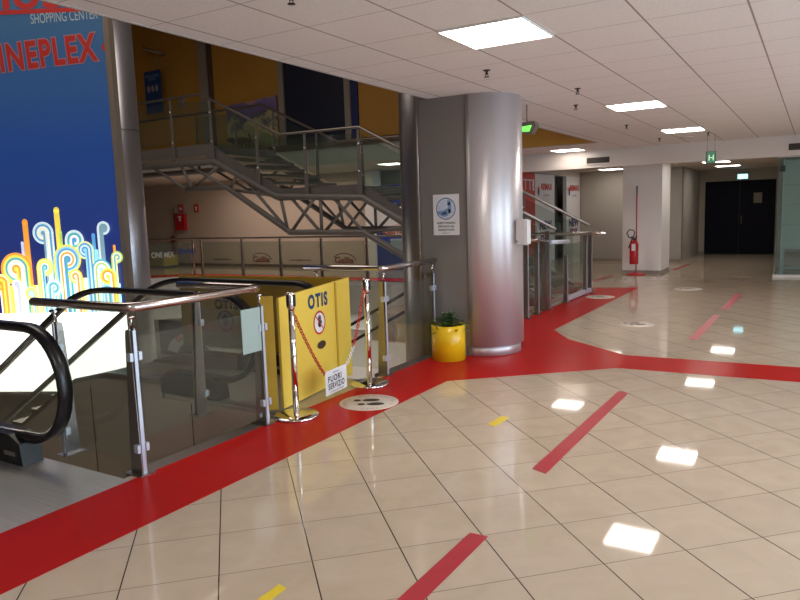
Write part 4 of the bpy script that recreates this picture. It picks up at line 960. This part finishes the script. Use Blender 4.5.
for (ya_, yb_, w_) in ((ys[1], ys[2], w1), (ys[3], ys[4], w2)):
    ym = (ya_+yb_)/2; b = MB(); b.text('REMAX', (ax+.006, ym+.08, 2.0), Y_, Z_, .15, .002, .04, sx=1.2, mi=0); b.text('partner', (ax+.006, ym+.08, 1.84), Y_, Z_, .07, .002, .01, mi=1, sx=1.5)
    b.disc((ax+.006, ya_+.22, 1.96), Y_, Z_, .07, .002, mi=2, ry=.11); b.disc((ax+.006, ya_+.22, 2.03), Y_, Z_, .07, .003, mi=0, ry=.04)
    b.text('NEW', (ax+.006, ym, 1.03), Y_, Z_, .20, .002, .05, mi=2, sx=1.4); b.text('FOR', (ax+.006, ym, .76), Y_, Z_, .20, .002, .05, mi=3, sx=1.4)
    b.build('poster_print', [M['redprint'], M['pil'], M['navy2'], mat('violet_print', (.20, .05, .20), .5)], w_, recalc=False)
b = MB(); b.text('TTI', (ax+.006, ys[1]-.45, 1.98), Y_, Z_, .26, .002, .0, sx=1.3); b.text('!', (ax+.006, ys[1]-.12, 1.98), Y_, Z_, .26, .002, .03)
b.build('banner_lettering', M['paper'], t, recalc=False)
b = MB().box(ax, ax+.01, ys[1]-.75, ys[1]-.3, 1.2, 1.42); b.build('note', M['pil'], t)

# ------------------------------------------------------------------ white column with extinguisher
t = thing('square_column', 'white square column behind the fire extinguisher', 'column', (-3.45, 16.7, 0))
MB().box(-3.82, -2.97, 16.25, 17.25, 0, 2.52).build('shaft', M['wallw'], t); MB().box(-3.825, -2.965, 16.245, 17.255, 0, .07).build('plinth', M['pil'], t)
ex = atY(636, 271, 15.95); xx, yy = ex.x, 15.95
t = thing('fire_extinguisher', 'red fire extinguisher hanging on its floor stand before the white column', 'extinguisher', (xx-.02, yy-.1, .2))
MB().lathe([(0, .24), (.085, .245), (.095, .27), (.095, .68), (.080, .74), (.035, .77), (.03, .80), (0, .80)], (xx-.02, yy-.13, 0), 24).build('cylinder', M['red_gloss'], t)
MB().box(xx-.05, xx+.03, yy-.16, yy-.11, .79, .83).box(xx-.09, xx+.05, yy-.15, yy-.12, .84, .86).build('valve', M['black'], t)
MB().tube([(xx-.03, yy-.14, .82), (xx-.12, yy-.16, .84), (xx-.17, yy-.17, .93), (xx-.12, yy-.17, 1.01), (xx-.03, yy-.16, 1.0), (xx+.0, yy-.16, .93), (xx-.06, yy-.17, .80), (xx-.13, yy-.18, .6)], .013, 8).build('hose', M['blackpl'], t)
MB().box(xx-.05, xx+.03, yy-.232, yy-.222, .55, .70).build('label_sheet', M['paper'], t)
t = thing('extinguisher_stand', 'red floor stand with thin pole carrying the fire extinguisher', 'stand', (xx, yy, 0))
MB().lathe([(.20, 0), (.21, .01), (.19, .03), (.03, .05), (0, .05)], (xx, yy-.02, 0), 28).build('base', M['red_gloss'], t)
MB().tube([(xx, yy, .04), (xx, yy, 1.93)], .015, 8).build('pole', M['red_gloss'], t)
MB().box(xx-.015, xx+.02, yy-.02, yy+.01, 1.78, 1.97).build('pole_head', M['steel_dk'], t)

# ------------------------------------------------------------------ green glass booth on the right
t = thing('glass_booth', 'green tinted glass booth at the right edge of the corridor', 'booth', (.5, 16.5, 0))
MB().box(-.72, 2.2, 15.98, 18.2, 2.40, 2.47).build('top_frame', M['white'], t)
MB().box(-.74, 2.2, 15.94, 16.06, 0, .05).build('bottom_frame', M['white'], t)
MB().box(-.74, -.66, 16.06, 18.2, 0, .05).build('side_frame', M['steel_dk'], t)
MB().box(-.70, 2.2, 15.99, 16.01, .05, 2.40).build('front_glass', M['gglass'], t)
MB().box(-.71, -.69, 16.02, 18.2, .05, 2.40).build('side_glass', M['gglass'], t)
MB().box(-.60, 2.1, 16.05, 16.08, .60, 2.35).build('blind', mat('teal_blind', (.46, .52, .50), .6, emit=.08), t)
for z in (1.05, 1.45, 1.85): MB().box(-.6, 2.1, 16.03, 16.05, z, z+.01).build('blind_seam', mat('teal_seam', (.24, .32, .30), .6) if z == 1.05 else bpy.data.materials['teal_seam'], t)
MB().box(-.62, -.60, 16.04, 16.4, .05, 2.38).build('mullion', M['white'], t)
b = MB().box(-.60, 2.0, 16.12, 16.7, .56, .60).box(-.6, 2, 16.12, 16.7, .16, .19).box(-.60, -.57, 16.12, 16.15, .05, .56).box(-.60, -.57, 16.67, 16.7, .05, .56); b.build('inner_table', M['postside'], t)
MB().box(-.66, -.58, 15.96, 16.0, 2.12, 2.24).build('door_closer', M['blackpl'], t)

# ------------------------------------------------------------------ upstairs: mural and hanging banner
a, c = atY(226, 106, 13.24), atY(279, 150, 13.24)
t = thing('wall_mural', 'dark painted animal mural on the ochre upper wall', 'mural', (a.x, 13.24, 3.25))
zt0 = atY(228, 106, 13.24).z; zt1 = atY(278, 95, 13.24).z
MB().prism([(a.x, 13.24, 3.25), (c.x, 13.24, 3.25), (c.x, 13.24, zt1), (a.x, 13.24, zt0)], (0, .02, 0)).build('painting', M['mural'], t)
b = MB(); q = atY(240, 141, 13.23); b.disc(q, X_, Z_, .32, .002, ry=.09); b.disc(q + Vector((-.32, 0, .05)), X_, Z_, .14, .002, ry=.06)
for dx in (-.1, .05, .2, .3): b.quad(q+Vector((dx, -.003, -.2)), q+Vector((dx+.03, -.003, -.2)), q+Vector((dx+.05, -.003, 0)), q+Vector((dx-.02, -.003, 0)))
b.quad(q+Vector((.38, -.003, -.1)), q+Vector((.43, -.003, -.1)), q+Vector((.33, -.003, .16)), q+Vector((.28, -.003, .14)))
b.build('painted_animal', mat('animal_brown', (.10, .05, .02), .6), t, recalc=False)
a, c = atY(144, 72.5, 13.0), atY(163, 112, 13.0)
t = thing('hanging_banner', 'narrow blue banner hanging from a wall arm upstairs', 'banner', ((a.x+c.x)/2, 13.0, c.z))
MB().box(a.x, c.x, 12.99, 13.01, c.z, a.z).build('cloth', mat('banner_blue', (.015, .05, .18), .6), t)
b = MB()
for k in range(3): b.disc((a.x+(c.x-a.x)*(.25+.25*k), 12.985, c.z+(a.z-c.z)*.58), X_, Z_, .055, .002, ry=.09)
b.build('figures', mat('banner_pale', (.40, .30, .34), .6), t, recalc=False)
b = MB(); b.text('PREVENZIONE', ((a.x+c.x)/2, 12.985, c.z+(a.z-c.z)*.85), X_, Z_, .06, .002, 0).text('REGOLE', ((a.x+c.x)/2, 12.985, c.z+(a.z-c.z)*.78), X_, Z_, .06, .002, 0); b.build('lettering', M['lightblue'], t, recalc=False)
s0, s1, s2 = atY(143, 48, 13.0), atY(157, 52, 13.0), atY(157, 72, 13.1)
MB().tube([s0, s1, s1 + Vector((0, .25, 0))], .035, 8).build('wall_arm', M['pil'], t); MB().tube([s1, s2], .012, 6).build('hanger', M['pil'], t)
a, c = atY(180, 98, 13.28), atY(185, 106, 13.28)
tag(MB().box(a.x, c.x, 13.24, 13.30, c.z, a.z).build('wall_box', M['pil']), 'small grey box on the ochre wall above the landing', 'box')
# lower level sign
a = atY(183, 333, 13.99)
t = thing('lower_shop_sign', 'dark arched shop sign with red and white lettering on the lower floor', 'sign', (a.x, 13.9, a.z-.4))
MB().box(a.x-1.0, a.x+1.2, 13.95, 13.998, a.z-.7, a.z+.35).build('board', mat('sign_dark', (.08, .08, .08), .5), t)
b = MB(); b.disc((a.x+.5, 13.948, a.z-.7), X_, Z_, 1.2, .001, ry=.75, mi=0, r_in=.75, a0=R(20), a1=R(170)); b.text('c-To', (a.x+.1, 13.945, a.z-.25), X_, Z_, .28, .003, .04, mi=1)
b.build('lettering', [M['paper'], M['redprint']], t, recalc=False)
# lower escalator seen through the glass beside the pillar
t = thing('stair_rail', 'pair of dark sloping handrails seen down through the railing glass beside the pillar', 'handrail', (-5.4, 8, -4.2))
for dz in (0, -.25):
    MB().tube([(-7.6, 8, -1.05+dz), (-4.7, 8, .50+dz)], .022, 8).build('rail', M['rubber'], t)
for x in (-7.5, -6.2, -4.75): MB().tube([(x, 8, -4.2), (x, 8, -1.05+(x+7.6)*.534)], .025, 8).build('post', M['steel_dk'], t)
